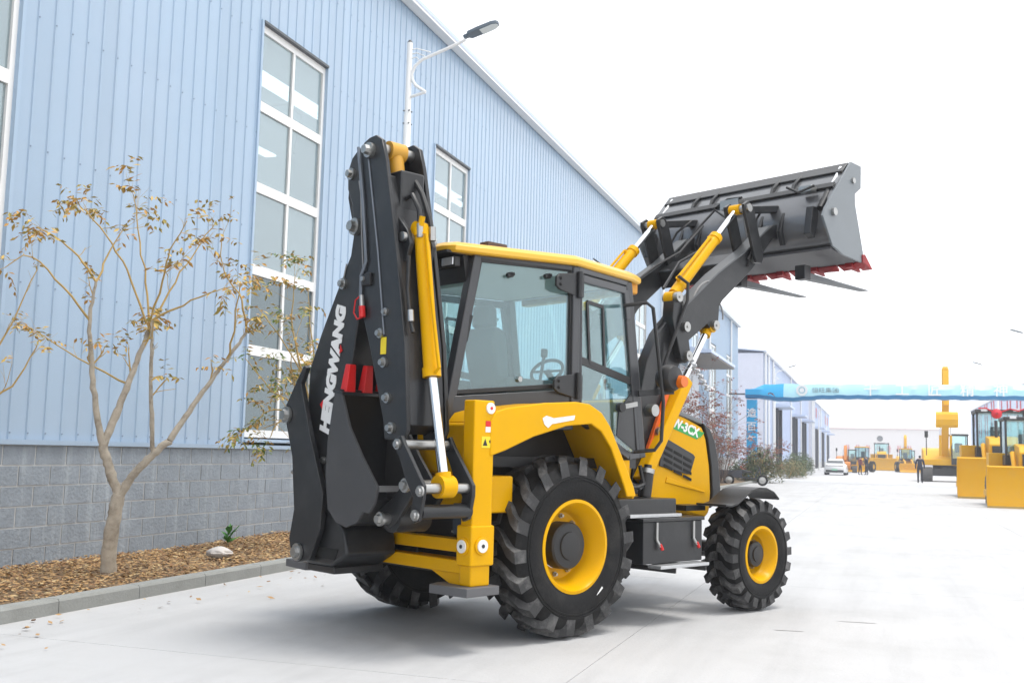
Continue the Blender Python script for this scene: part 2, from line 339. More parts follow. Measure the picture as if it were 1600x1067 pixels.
fm = MB(False); fm.box(WX-.05, WX+.05, -20, 70.84, 1.346, 1.40); fm.obj('base_flashing', BLUE, fb, smooth=0)
pf = MB(False); clad(pf, 0, 1, 1.40, 9.95); pfm = pf.mesh('wall_panel', BLUE, 0); pa = MB(False); clad(pa, 0, 1, 7.66, 9.95); pam = pa.mesh('wall_panel', BLUE, 0)
for i in range(60):
    y = 5.0+i*.25; link('wall_panel', pam if is_win(y+.01) else pfm, fb, (0, y, 0))
fc = MB(False)
for i in range(-100, 303):
    y = 5.0+i*.25-5.0
    if 5.0-1e-6 <= y < 20-1e-6 or y < -20 or y > 70.6: continue
    clad(fc, y, 1, 7.66 if is_win(y+.01) else 1.40, 9.95)
fc.obj('wall_cladding', BLUE, fb, smooth=0)
iw = MB(False); iw.add([(WX-1.2, -20, .5), (WX-1.2, 70, .5), (WX-1.2, 70, 9.5), (WX-1.2, -20, 9.5)], [[0, 1, 2, 3]]); iw.obj('interior_wall', INT, fb, smooth=0)
for k in (-2, -1, 0, 1, 3, 4, 5, 6, 7, 8): make_window(fb, 13.0+6.5*k, k in (-1, 0, 1))
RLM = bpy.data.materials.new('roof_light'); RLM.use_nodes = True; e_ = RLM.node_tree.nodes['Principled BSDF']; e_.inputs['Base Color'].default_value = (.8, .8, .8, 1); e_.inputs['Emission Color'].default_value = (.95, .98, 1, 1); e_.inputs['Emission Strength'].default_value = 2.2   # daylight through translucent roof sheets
for k in (-1, 0, 1):
    y0 = 13.0+6.5*k
    for a_, b_, c_, d_, z_ in ((-1.1, -.72, .9, 3.4, 7.36), (-.55, -.38, .5, 2.9, 7.02), (-1.1, -.9, 1.2, 2.0, 6.2)): o = MB(False); o.box(WX+a_, WX+b_, y0+c_, y0+d_, z_, z_+.03); o.obj('roof_light', RLM, fb, smooth=0)
    o = MB(False); o.tube([(WX-.5, y0+.4, 6.75), (WX-.5, y0+1.0, 6.72), (WX-.5, y0+1.6, 6.95), (WX-.5, y0+2.1, 6.9), (WX-.5, y0+1.9, 6.2)], .03, 6); o.obj('interior_cable', DKT, fb)
sc_ = MB(False)
for i in range(-4, 70):
    y = 5.0+i*.25+.229
    for z in (1.47, 3.05, 4.52, 5.95, 7.4, 8.85):
        if is_win(y) and z < 7.6: continue
        sc_.cyl((WX+.012, y, z), (WX+.022, y, z), .009, n=6)
sc_.obj('screws', mat('screw_blue', (.22, .27, .36), .5), fb, kind='stuff')
rf = MB(False); rf.prism([(WX+.25, 10.08), (WX-15, 11.6), (WX-30, 10.08), (WX-30, 9.95), (WX-15, 11.45), (WX+.25, 9.99)], 'v', -20, 71); rf.obj('roof', BLUE2, fb, smooth=0)
gt = MB(False); gt.box(WX+.03, WX+.24, -20, 70.9, 9.93, 10.06); gt.obj('gutter', WFR, fb, smooth=0)
ew = MB(False); ew.prism([(WX-.01, 0), (WX-.01, 9.94), (WX-15, 11.4), (WX-29.9, 9.94), (WX-29.9, 0)], 'v', 70.7, 70.84); ew.obj('end_wall', BLUE, fb, smooth=0)
cn = MB(False); cn.prism([(WX+.03, 6.35), (WX+1.7, 6.12), (WX+1.7, 5.98), (WX+.03, 5.95)], 'v', 47, 55.5); cn = cn.obj('canopy', BLUE2, fb, smooth=0)
cu_ = MB(False); cu_.box(WX+.03, WX+1.68, 47.1, 55.4, 5.90, 5.945); cu_.obj('soffit', mat('soffit', (.25, .24, .23), .8), cn, smooth=0)
dr = MB(False); dr.box(WX+.02, WX+.06, 48.5, 54, 0, 5.6); dr.obj('door', mat('door_white', (.62, .66, .72), .5), fb, smooth=0)
for y in (44.0, 57.5, 66.6): d = MB(False); d.cyl((WX+.09, y, .1), (WX+.09, y, 9.9), .06, n=8); d.obj('downspout', WFR, fb)
vb = MB(False); vb.box(WX+.03, WX+.07, 60.5, 61.6, 6.7, 7.2); vb.obj('vent', DKT, fb, smooth=0)

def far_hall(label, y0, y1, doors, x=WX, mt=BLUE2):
    b = thing('factory_hall', label, 'building', (0, 0, 0)); m = MB(False); clad(m, y0, int((y1-y0)/.25), .9, 9.95, x); m.obj('wall_cladding', mt, b, smooth=0)
    m = MB(False); m.box(x-29.9, x-.02, y0, y0+.15, 0, 9.9); m.obj('end_wall', mat('pale_lilac_wall', (.62, .64, .74), .5, world=True), b, smooth=0)
    m = MB(False); m.box(x-.3, x+.01, y0, y1, 0, .9); m.obj('plinth_wall', MORT, b, smooth=0)
    m = MB(False); m.prism([(x+.25, 10.08), (x-15, 11.6), (x-30, 10.08), (x-30, 9.95), (x-15, 11.45), (x+.25, 9.99)], 'v', y0-.2, y1+.2); m.obj('roof', BLUE2, b, smooth=0)
    m = MB(False); m.box(x+.03, x+.24, y0, y1, 9.93, 10.06); m.obj('gutter', WFR, b, smooth=0)
    for d in doors:
        o = MB(False); o.box(x+.005, x+.035, d, d+4.2, 0, 5.6); o = o.obj('doorway', mat('opening_shade', (.03, .035, .04), .8), b, smooth=0)  # near-black sheet paints the shaded opening onto the wall
        p = MB(False); p.box(x+.04, x+.09, d+.5, d+2.2, .05, 5.5); p.obj('door_leaf', mat('door_white', (.62, .66, .72), .5), o, smooth=0)
        for e in (d, d+4.0): f_ = MB(False); f_.box(x+.03, x+.42, e-.25, e+.25, 0, 5.8); f_.obj('door_shade_post', mat('door_edge_shade', (.035, .04, .05), .7), o, smooth=0)  # dark posts added to stand for the wide shadows at the doorway edges
        c = MB(False); c.prism([(x+.03, 6.2), (x+1.5, 6.02), (x+1.5, 5.9), (x+.03, 5.85)], 'v', d-.7, d+5); c.obj('canopy', BLUE2, b, smooth=0)
    for y in [y0+.4, y0+3.2]+[d-1.6 for d in doors]: o = MB(False); o.cyl((x+.12, y, .1), (x+.12, y, 9.9), .09, n=8); o.obj('downspout', WFR, b)
    return b
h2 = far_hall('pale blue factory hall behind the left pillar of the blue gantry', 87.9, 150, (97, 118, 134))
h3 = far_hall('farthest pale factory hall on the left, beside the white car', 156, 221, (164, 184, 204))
RFD = mat('faded_red', (.55, .20, .22), .7, world=True)
for y in (168, 176, 200, 208):
    for k in range(3): m = MB(False); m.box(WX+.03, WX+.06, y+k*1.3, y+k*1.3+.5, 7.6+.2*(k % 2), 9.2); m.obj('red_mark', RFD, h3, smooth=0)
eb = thing('end_building', 'white building closing the far end of the street', 'building', (0, 270, 0))
m = MB(False); m.box(-13, 15, 0, 20, 0, 8.8); m.obj('wall', mat('end_wall_white', (.66, .64, .64), .7, var=.05), eb, smooth=0)
m = MB(False); m.box(-13.3, 15.3, -.3, 20.3, 8.8, 9.1); m.obj('parapet', mat('end_parapet', (.6, .5, .5), .7), eb, smooth=0)
for k in range(7):
    m = MB(False); x = -6.6+k*2.35; m.box(x, x+.25, -.05, -.01, 3.4, 5.0); m.box(x+.5, x+.7, -.05, -.01, 3.2, 5.0); m.box(x-.1, x+.9, -.06, -.052, 4.2, 4.4); m.obj('red_mark', RFD, eb, smooth=0)
m = MB(False); m.cyl((1.2, -.06, 6.6), (1.2, -.01, 6.6), .7, n=20); m.obj('round_emblem', DKT, eb)
rb = thing('striped_building', 'pale building with red vertical stripes behind the bulldozers on the right', 'building', (0, 0, 0))
m = MB(False); m.box(13, 40, 100, 164, 0, 8.6); m.obj('wall', BLUE2, rb, smooth=0)
m = MB(False); m.box(12.8, 40, 99.8, 164.2, 8.6, 8.8); m.obj('parapet', WFR, rb, smooth=0)
for k in range(24):
    if k % 3 == 2: continue
    m = MB(False); m.box(12.94, 12.99, 101+k*2.6, 101.6+k*2.6, 4.6, 8.5); m.obj('red_stripe', mat('red_stripe', (.6, .09, .12), .6), rb, smooth=0)

# ---------------------------------------------------------------- street lamps
def street_lamp(label, x, y, s=1):
    t = thing('street_lamp', label, 'street lamp', (x, y, 0), 0, 'white street lamps along the yard')
    m = MB(False); m.tube([(0, 0, 0), (0, 0, 6.55), (0, 0, 6.56), (0, 0, 7.7)], [.075, .055, .048, .042], 14); m.obj('pole', WHT, t)
    m = MB(False); m.box(-.16, .16, -.16, .16, 0, .04); m.cyl((0, 0, .04), (0, 0, .5), .095, n=14); m.obj('base', WHT, t)
    m = MB(False); m.tube([(.0, 0, 6.82), (s*.29, 0, 6.88)], .024, 8); m.tube([(s*.29, 0, 6.88), (s*.12, 0, 7.0), (s*.06, 0, 7.1), (s*.05, 0, 7.2), (s*.10, 0, 7.32), (s*.22, 0, 7.41), (s*.66, 0, 7.55), (s*.93, 0, 7.65)], .026, 8); m.obj('arm', WHT, t)
    m = MB(False)
    for k, zz in enumerate((7.58, 7.51, 7.44)): m.tube([(0, 0, zz), (s*.12, 0, zz+.015), (s*(.36-.1*k), 0, zz-.07+.02*k)], .009, 6)
    m.obj('scroll', WHT, t)
    m = MB(False); m.cyl((0, 0, 7.7), (0, 0, 7.74), .045, .02, n=12); m.obj('cap', BLK, t)
    m = MB(False)
    for zz in (6.4, 6.6):
        for a in (45, 135, 225, 315): m.cyl((.05*math.cos(R(a)), .05*math.sin(R(a)), zz), (.075*math.cos(R(a)), .075*math.sin(R(a)), zz), .012, n=6)
    m.obj('collar_bolts', DKT, t)
    m = MB(False); hp = [(.9, -.035), (.97, -.04), (1.0, -.1), (1.18, -.11), (1.4, -.1), (1.47, -.06), (1.49, 0), (1.47, .06), (1.4, .1), (1.18, .11), (1.0, .1), (.97, .04), (.9, .035)]
    m.prism([(s*a, b) for a, b in hp], 'z', 0, .055); hd = m.obj('lamp_head', mat('lamp_grey', (.10, .13, .16), .5), t, .01)
    m = MB(False); m.prism([(s*a, b) for a, b in ((1.19, -.09), (1.39, -.085), (1.455, -.05), (1.47, 0), (1.455, .05), (1.39, .085), (1.19, .09))], 'z', -.012, -.001); m.obj('lens', mat('lamp_lens', (.62, .66, .66), .3), hd)
    for ch in (hd,): ch.rotation_euler[1] = -s*.30; ch.location = (s*.05, 0, 7.40)
    return t
street_lamp('tall white street lamp with curved arm rising behind the backhoe boom', -6.8, 14.5)
street_lamp('white street lamp beside the left pillar of the blue gantry', -6.6, 76)
street_lamp('small far white street lamp past the gantry on the left', -6.6, 138)
street_lamp('street lamp whose head reaches in at the right picture edge', 7.75, 56, -1)
street_lamp('far street lamp on the right above the gantry banner', 7.5, 74, -1)

# ---------------------------------------------------------------- banner gantry
CY = mat('banner_cyan', (.015, .36, .68), .4, var=.1, scale=.8); CYP = mat('banner_pale', (.38, .66, .76), .35, var=.12, scale=.5); CYD = mat('banner_blue', (.03, .20, .42), .45, var=.1)
gy = 66.0
gn = thing('banner_gantry', 'blue banner gantry spanning the street on pillars with white characters', 'gantry', (0, gy, 0))
for x in (-7.08, 9.2): m = MB(False); m.box(x-.31, x+.31, -.25, .25, 0, 4.9); m.obj('pillar', CY, gn, .02)
nb = 60; m = MB(False); m2 = MB(False)
secs = []
for i in range(nb+1):
    x = -7.45+17*i/nb; sag = .0 if i < 4 else -.16*math.exp(-((i-9)/5)**2)+.02*math.sin(i*1.7); tp = min(1, .35+i/4*.65) if i < 4 else 1
    zt = 5.0+.86*tp+.03*math.sin(i*.9); zb_ = 4.98+sag
    secs.append((x, zt, zb_))
for (mm, prof) in ((m, lambda zt, zb_: [(-.45, zb_+.2), (-.40, zb_+.55), (-.1, zt), (.3, zt-.04), (.45, zb_+.2)]), (m2, lambda zt, zb_: [(-.46, zb_+.21), (-.36, zb_+.02), (0, zb_-.03), (.36, zb_+.02), (.46, zb_+.21)])):
    for x, zt, zb_ in secs:
        for y, z in prof(zt, zb_): mm.v.append((x, y, z))
    for i in range(nb):
        for k in range(4): mm.f.append([i*5+k, i*5+k+1, (i+1)*5+k+1, (i+1)*5+k])
    mm.f.append([0, 1, 2, 3, 4]); mm.f.append([nb*5+k for k in range(5)])
bo = m.obj('beam_cover', CYP, gn); bo.data.materials.append(CY)
for p in bo.data.polygons:
    if p.center.x < -5.2: p.material_index = 1
m2.obj('beam_underside', CYD, gn)
m = MB(False); m.cyl((-8.5, 0, 5.25), (-7.4, 0, 5.25), .05, n=8); m.obj('wall_tie', DKT, gn)
CW = mat('banner_white', (.80, .81, .82), .5)
lg = MB(False); lg.cyl((-4.1, -.50, 5.47), (-4.1, -.47, 5.47), .34, n=24); lg = lg.obj('logo', CW, gn)
lr = MB(False); lr.lathe((-4.1, -.505, 5.47), (0, 1, 0), [(.14, 0), (.20, 0), (.20, .004), (.14, .004)], 20, True); lr.obj('logo_ring', mat('logo_grey', (.3, .5, .6), .5), lg)
tm = textmesh('company_name', '恒旺集团', .34, mat('logo_text', (.16, .20, .21), .5), .004, .0, sx=1.15); place('company_name', tm, gn, (-2.75, -.485, 5.46), (1, 0, 0), (0, 0, 1), (0, -1, 0))
for k, ch in enumerate('千工匠精神'): place('banner_character', textmesh('banner_character', ch, .78, CW, .004, .012), gn, (-.2+k*1.75, -.49, 5.47), (1, 0, 0), (0, .1, 1), (0, -1, .1))
for k, ch in enumerate('造百年企业'): place('pillar_character', textmesh('pillar_character', ch, .58, CW, .004, .012), gn, (-7.08, -.27, 4.05-k*.82), (1, 0, 0), (0, 0, 1), (0, -1, 0))
# ================================================================ BACKHOE LOADER   (u forward, v right, z up)
BH = thing('backhoe_loader', 'yellow and charcoal backhoe loader parked on the concrete with its front bucket raised', 'backhoe loader', (-3.1173, 8.3939, 0), R(90-27.839))
def part(m, name, mt, parent=BH, bevel=0, **k): return m.obj(name, mt, parent, bevel, **k)
def bolt(mb, p, ax, r=.025, h=.03):
    p = Vector(p); ax = Vector(ax).normalized(); mb.cyl(p, p+ax*h*.45, r*1.45, n=12); mb.cyl(p+ax*h*.45, p+ax*h, r, r*.85, n=8)

# ---- wheels
def tyre_meshes(Rt, w, rb, nl, lug, skew, front):
    h = w/2; c = Rt-lug
    prof = [(rb-.01, -h*.80), (rb+.02, -h*.90), (rb+(c-rb)*.35, -h), (rb+(c-rb)*.62, -h*.985), (c-.06, -h*.93), (c-.02, -h*.80), (c, -h*.5), (c+.006, 0), (c, h*.5), (c-.02, h*.80), (c-.06, h*.93), (rb+(c-rb)*.62, h*.985), (rb+(c-rb)*.35, h), (rb+.02, h*.90), (rb-.01, h*.80), (rb-.03, h*.6), (rb-.03, -h*.6)]
    t = MB(); t.lathe((0, 0, 0), (0, 1, 0), prof, 72, True)
    for rr in ((.55, .62) if not front else (.58,)):                      # raised rings on the sidewalls
        q = rb+(c-rb)*rr
        for s in (-1, 1): t.lathe((0, s*h*.985, 0), (0, s, 0), [(q-.008, -.004), (q-.004, .006), (q+.004, .006), (q+.008, -.004)], 72)
    g = MB()
    def carc(v):
        a = abs(v)/h
        return c+.004 if a < .5 else (c-(a-.5)/.3*.02 if a < .8 else c-.02-(a-.8)/.14*.05)
    for side in (-1, 1):
        for i in range(nl):
            a0 = 2*math.pi*(i+(.5 if side > 0 else 0))/nl
            fr = [(-.04, 0, 1.0), (.25, .10, .95), (.5, .32, .9), (.72, .62, .95), (.9, .80, 1.05), (1.0, .86, 1.05)] if not front else [(-.06, -.05, 1.1), (.3, .05, 1), (.48, .28, .85), (.66, .5, .9), (.9, .58, 1.1), (1.0, .6, 1.1)]
            if front and i % 2: fr = [(.10, -.02, 1.1), (.32, .06, 1), (.48, .28, .85), (.66, .5, .9), (.9, .58, 1.1), (1.0, .6, 1.1)]
            ring = []
            for f, da, wd in fr:
                v = side*h*f*.97; a = a0+da*skew; rc = carc(v)-.02; top = Rt-.004*f if f < .8 else Rt-.012-(f-.8)*.10; hw = wd*(.041 if not front else .034)
                ring.append([(rc, a-hw*1.35/Rt, v), (top, a-hw/Rt, v), (top, a+hw/Rt, v), (rc, a+hw*1.35/Rt, v)])
            vs = [(r_*math.cos(a), v, r_*math.sin(a)) for q in ring for r_, a, v in q]; fs = []
            for k in range(len(ring)-1):
                for j in range(4): fs.append([k*4+j, k*4+(j+1) % 4, k*4+4+(j+1) % 4, k*4+4+j])
            fs += [[0, 1, 2, 3], [len(vs)-4, len(vs)-3, len(vs)-2, len(vs)-1]]; g.add(vs, fs)
    return t, g
def wheel(u, v, z, side, Rt, w, rb, nl, lug, hubr, front):
    h = w/2; m = MB()
    pr = [(rb+.012, h*.82), (rb+.012, h*.90), (rb-.012, h*.92), (rb-.03, h*.80), (rb-.045, h*.5), (rb-.07, h*.35), (rb-.075, h*.12), (rb-.09, h*.02), (rb-.13, -.01), (hubr, -.01), (hubr, -.04), (rb-.12, -.06), (rb-.04, -h*.5), (rb+.01, -h*.85)]
    m.lathe((0, 0, 0), (0, side, 0), pr, 48); wh = part(m, 'wheel', YEL); wh.location = (u, -v, z)
    t, g = tyre_meshes(Rt, w, rb, nl, lug, (.30 if not front else .32)*side*(1), front)
    nf = len(t.f); t.add(g.v, g.f); ty = part(t, 'tyre', RUB, wh, split=False); ty.data.materials.append(RUBT); ty.data.polygons.foreach_set('material_index', [0]*nf+[1]*(len(t.f)-nf))
    m = MB(); m.lathe((0, 0, 0), (0, side, 0), [(hubr*.9, -.05), (hubr, 0), (hubr, h*.52), (hubr*.93, h*.58), (hubr*.6, h*.6), (hubr*.58, h*.66), (hubr*.42, h*.68), (.001, h*.68)], 36); part(m, 'hub', BLK, wh)
    m = MB(); rr = (hubr+rb-.10)/2+.012
    for k in range(10):
        a = 2*math.pi*(k+.3)/10; bolt(m, (rr*math.cos(a), side*-.008, rr*math.sin(a)), (0, side, 0), .013, .035)
    part(m, 'wheel_bolts', STL, wh)
    return wh
for s in (1, -1):
    wheel(0, s*.885, .69, s, .69, .43, .345, 18, .05, .18, False)
    wheel(2.5, s*.92, .51, s, .51, .36, .25, 20, .035, .118, True)
lb = MB(); lb.prism([(.24, .30), (.30, .36), (.285, .375), (.225, .315)], 'v', 1.095, 1.098); part(lb, 'tyre_label', WHT)

# ---- chassis, axles
m = MB(); m.box(-.95, 2.35, -.34, .34, .52, .92); part(m, 'chassis', CHA, bevel=.01)
for u, r_, z in ((0, .15, .70), (2.5, .10, .52)):
    m = MB(); m.cyl((u, -.78, z), (u, .78, z), r_*.8, n=16); m.lathe((u, 0, z), (0, 1, 0), [(.01, -.24), (r_*1.3, -.18), (r_*1.6, 0), (r_*1.3, .18), (.01, .24)], 20); part(m, 'axle', CHA)
# ---- hood
HP = [(1.30, 1.02), (1.45, .98), (2.42, .80), (2.50, .86), (2.52, 1.05), (2.50, 1.30), (2.44, 1.56), (2.38, 1.68), (2.1, 1.765), (1.75, 1.84), (1.45, 1.89), (1.30, 1.89)]
m = MB(); m.prism(HP, 'v', -.50, .50); hood = part(m, 'hood', YEL, bevel=.035)
m = MB(); m.prism([(2.49, .90), (2.62, .95), (2.66, 1.07), (2.62, 1.35), (2.56, 1.55), (2.48, 1.665), (2.36, 1.72), (2.385, 1.685), (2.445, 1.56), (2.505, 1.30), (2.525, 1.05)], 'v', -.51, .51); part(m, 'grille_surround', CHA, hood, .015)
m = MB(); m.prism([(1.55, 1.87), (2.36, 1.70), (2.36, 1.745), (1.55, 1.92)], 'v', -.49, .507); part(m, 'hood_top_trim', mat('grey_trim', (.16, .17, .18), .4), hood, .012)
m = MB(); m.prism([(1.34, .905), (2.40, .78), (2.40, .60), (1.34, .60)], 'v', -.42, .42); part(m, 'lower_frame', CHA)
VG = [(1.70, 1.30), (1.76, 1.55), (1.83, 1.545), (2.21, 1.415), (2.24, 1.39), (2.17, 1.24), (2.12, 1.225)]
m = MB(); m.prism(VG, 'v', .502, .515); vg = part(m, 'vent_grille', CHA, hood, .006)
for r_ in range(4):
    for c in range(3):
        u0 = 1.765+c*.145; z0 = 1.495-r_*.058-c*.048; m = MB(); m.prism([(u0, z0), (u0+.125, z0-.04), (u0+.12, z0-.066), (u0-.005, z0-.026)], 'v', .5155, .518); m.obj('vent_slot', mat('slot_shade', (.004, .004, .004), .8), vg, smooth=0)  # black strips on the grille paint the shade inside the slots
m = MB(); m.prism([(1.80, 1.15), (1.82, 1.20), (2.40, 1.06), (2.40, 1.05)], 'v', .500, .512); part(m, 'crease', YEL, hood, .004)
m = MB(); m.prism([(1.80, 1.765), (1.80, 1.675), (2.28, 1.555), (2.37, 1.625)], 'v', .5015, .5035); dc = part(m, 'green_decal', GRN, hood)
tm = textmesh('model_text', 'HW-3CX', .122, WHT, .001, .005, .15, sx=1.0); place('model_text', tm, hood, (2.055, -.5055, 1.672), (.97, 0, -.235), (.235, 0, .97), (0, -1, 0))
m = MB(); m.prism([(2.31, 1.57), (2.335, 1.575), (2.395, 1.625), (2.375, 1.63)], 'v', .5015, .5035); part(m, 'green_stripe', GRN, hood)

# ---- front mudguards
for s in (1, -1):
    m = MB(); m.ribbon([(1.98, .965), (2.07, .955), (2.17, .975), (2.27, 1.03), (2.39, 1.09), (2.52, 1.115), (2.63, 1.11), (2.75, 1.075), (2.84, 1.01)], 'v', *sorted((s*.72, s*1.05)), .018); part(m, 'front_mudguard', BLK, bevel=.004)
    m = MB(); m.box(1.86, 2.15, *sorted((s*.50, s*.70)), .90, .95); part(m, 'mudguard_bracket', CHA)

# ---- tool box, steps
m = MB(); m.box(.87, 1.67, .45, 1.02, .50, .845); tb = part(m, 'tool_box', CHA, bevel=.008)
m = MB(); m.box(.85, 1.69, .44, 1.035, .845, .875); part(m, 'lid', CHA, tb, .006)
for u in (1.03, 1.53):
    m = MB(); m.box(u-.012, u+.012, 1.021, 1.04, .70, .84); m.cyl((u, 1.03, .70), (u+.03, 1.05, .64), .012, n=8); lt = part(m, 'latch', STL, tb)
    m = MB(); m.cyl((u+.025, 1.048, .66), (u+.05, 1.055, .615), .014, n=8); part(m, 'latch_grip', RED, tb)
m = MB(); m.box(.98, 1.64, .98, 1.12, .465, .492); part(m, 'step_tread', ALU, bevel=.004)
for u in (.92, 1.34): m = MB(); m.bar((u, .45, .475), (u+.28, 1.10, .44), .04, .04); part(m, 'step_bar', BLK)
m = MB(); m.box(.66, 1.42, .45, .93, .90, 1.03); part(m, 'upper_step', CHA, bevel=.01)
m = MB(); m.box(.74, 1.42, .85, .99, .878, .905); part(m, 'step_tread', ALU, bevel=.003)
m = MB(); m.cyl((1.36, .62, 1.03), (1.40, .62, 1.26), .06, n=14); m.cyl((1.40, .62, 1.26), (1.41, .62, 1.31), .035, n=12); fl = part(m, 'filler_neck', BLK)
m = MB(); m.cyl((1.395, .62, 1.235), (1.405, .62, 1.275), .064, n=14); part(m, 'filler_ring', STL, fl)
m = MB(); m.tube([(.75, .8, 1.12), (1.1, .75, 1.12), (1.3, .66, 1.14), (1.32, .6, 1.3)], .018, 8); m.tube([(.95, .72, 1.2), (1.2, .7, 1.1), (1.34, .62, 1.12)], .014, 8); part(m, 'hydraulic_hoses', BLK)
m = MB(); m.box(.66, .95, .55, .80, 1.05, 1.35); part(m, 'valve_mount', YEL, bevel=.01)

# ---- rear mudguards
OUT = [(-.93, 1.36), (-.93, 1.62), (-.88, 1.68), (-.78, 1.71), (-.4, 1.765), (-.05, 1.79), (.1, 1.78), (.24, 1.72), (.34, 1.62), (.48, 1.40), (.64, 1.14), (.67, 1.06)]
INN = [(.56, 1.06), (.52, 1.15), (.36, 1.44), (.24, 1.57), (.12, 1.625), (-.15, 1.60), (-.5, 1.51), (-.78, 1.405)]
for s in (1, -1):
    m = MB(); m.prism(OUT+INN, 'v', *sorted((s*1.085, s*1.11))); fd = part(m, 'rear_mudguard', YEL, bevel=.012)
    m = MB(); m.ribbon([(a-.012*(a > .2), b-.014) for a, b in OUT], 'v', *sorted((s*.60, s*1.088)), .02); part(m, 'mudguard_top', YEL, fd, .004)
    m = MB(); m.box(-.60, .55, *sorted((s*.45, s*.60)), .95, 1.6); part(m, 'inner_liner', BLK, fd)
m = MB(); m.prism([(-.42, 1.65), (-.40, 1.605), (-.36, 1.58), (-.32, 1.61), (-.08, 1.65), (-.07, 1.685), (-.30, 1.655), (-.38, 1.67)], 'v', 1.111, 1.113); part(m, 'white_sticker', mat('white_sticker', (.72, .76, .82), .4, var=.25, scale=25))
m = MB(); m.box(-.97, -.90, .30, 1.04, 1.22, 1.60); m.box(-.97, -.90, -1.04, -.30, 1.22, 1.60); part(m, 'rear_panel', YEL, bevel=.03)
m = MB(); m.box(-.93, -.55, -.95, .95, .95, 1.22); part(m, 'rear_crossmember', YEL, bevel=.015)

# ---- cab
cab = MB(); PR = [(-.95, .60, 1.56), (-.70, .63, 2.90)]; PB = [(.11, .90, 1.62), (.11, .90, 2.88)]; PF = [(1.14, .74, 1.37), (.93, .74, 2.88)]
fl_ = lambda p: (p[0], -p[1], p[2])
for P in (PR, PB, PF):
    for q in (P, [fl_(a) for a in P]): cab.bar(q[0], q[1], .085, .085, up=(1, 0, 0))
for a, b in ((PR[1], PB[1]), (PB[1], PF[1]), (PR[0], PB[0])):
    for q in ((a, b), (fl_(a), fl_(b))): cab.bar(q[0], q[1], .07, .08)
for P in (PR, PF): cab.bar(P[1], fl_(P[1]), .08, .09)
cab = part(cab, 'cab', CABG, bevel=.012)
for s in (1, -1):
    m = MB(); m.poly([(-.955, s*.615, 1.54), (.11, s*.915, 1.62), (.11, s*.915, 1.90), (-.885, s*.635, 1.80)], .03); part(m, 'lower_panel', CABG, cab, .006)
    m = MB()
    for k in range(3): m.poly([(-.05, s*.889, 1.705+k*.03), (-.27, s*.827, 1.70+k*.03), (-.27, s*.827, 1.714+k*.03), (-.05, s*.889, 1.719+k*.03)], .01)
    part(m, 'louvre', BLK, cab)
    G = [(-.685, s*.655, 2.855), (.065, s*.895, 2.855), (.065, s*.90, 1.93), (-.865, s*.615, 1.83)]
    m = MB(); m.poly(G, .008); sg = part(m, 'side_window', GLS, cab)
    m = MB(); P = [Vector(p)+Vector((0, s*.006, 0)) for p in G]
    for k in range(4): m.bar(P[k], P[(k+1) % 4], .02, .035)
    part(m, 'window_seal', BLK, sg, .004)
    m = MB()
    for p, q in (((-.45, s*.745, 2.76), 0), ((-.14, s*.845, 2.78), 0)): m.cyl(Vector(p)-Vector((0, .02*s, 0)), Vector(p)+Vector((0, .03*s, 0)), .022, n=10); m.bar(Vector(p)+Vector((-.04, .02*s, -.01)), Vector(p)+Vector((.03, .02*s, .01)), .02, .025)
    part(m, 'glass_stop', BLK, sg)
    m = MB(); m.cyl((-.36, s*.755, 1.955), (-.36, s*.80, 1.955), .022, n=12); part(m, 'glass_knob', STL, sg)
    m = MB(); m.bar((-.80, s*.645, 2.22), (-.76, s*.655, 2.42), .02, .035); part(m, 'window_latch', BLK, sg)
# rear window and header
m = MB(); m.poly([(-.93, -.55, 1.62), (-.93, .55, 1.62), (-.745, .58, 2.70), (-.745, -.58, 2.70)], .008); rw = part(m, 'rear_window', GLS, cab)
m = MB(); m.poly([(-.76, -.62, 2.68), (-.76, .62, 2.68), (-.80, .62, 2.90), (-.80, -.62, 2.90)], .05); part(m, 'rear_header', BLK, cab)
m = MB(); m.bar((-.94, -.60, 1.58), (-.94, .60, 1.58), .07, .10); part(m, 'rear_sill', CABG, cab)
for v in (.54, .35, -.35, -.54):
    m = MB(); m.box(-.90, -.84, v-.075, v+.075, 2.785, 2.865); wl = part(m, 'work_light', BLK, cab, .01)
    m = MB(); m.box(-.915, -.902, v-.065, v+.065, 2.795, 2.855); part(m, 'lens', LAMPG, wl, .004)
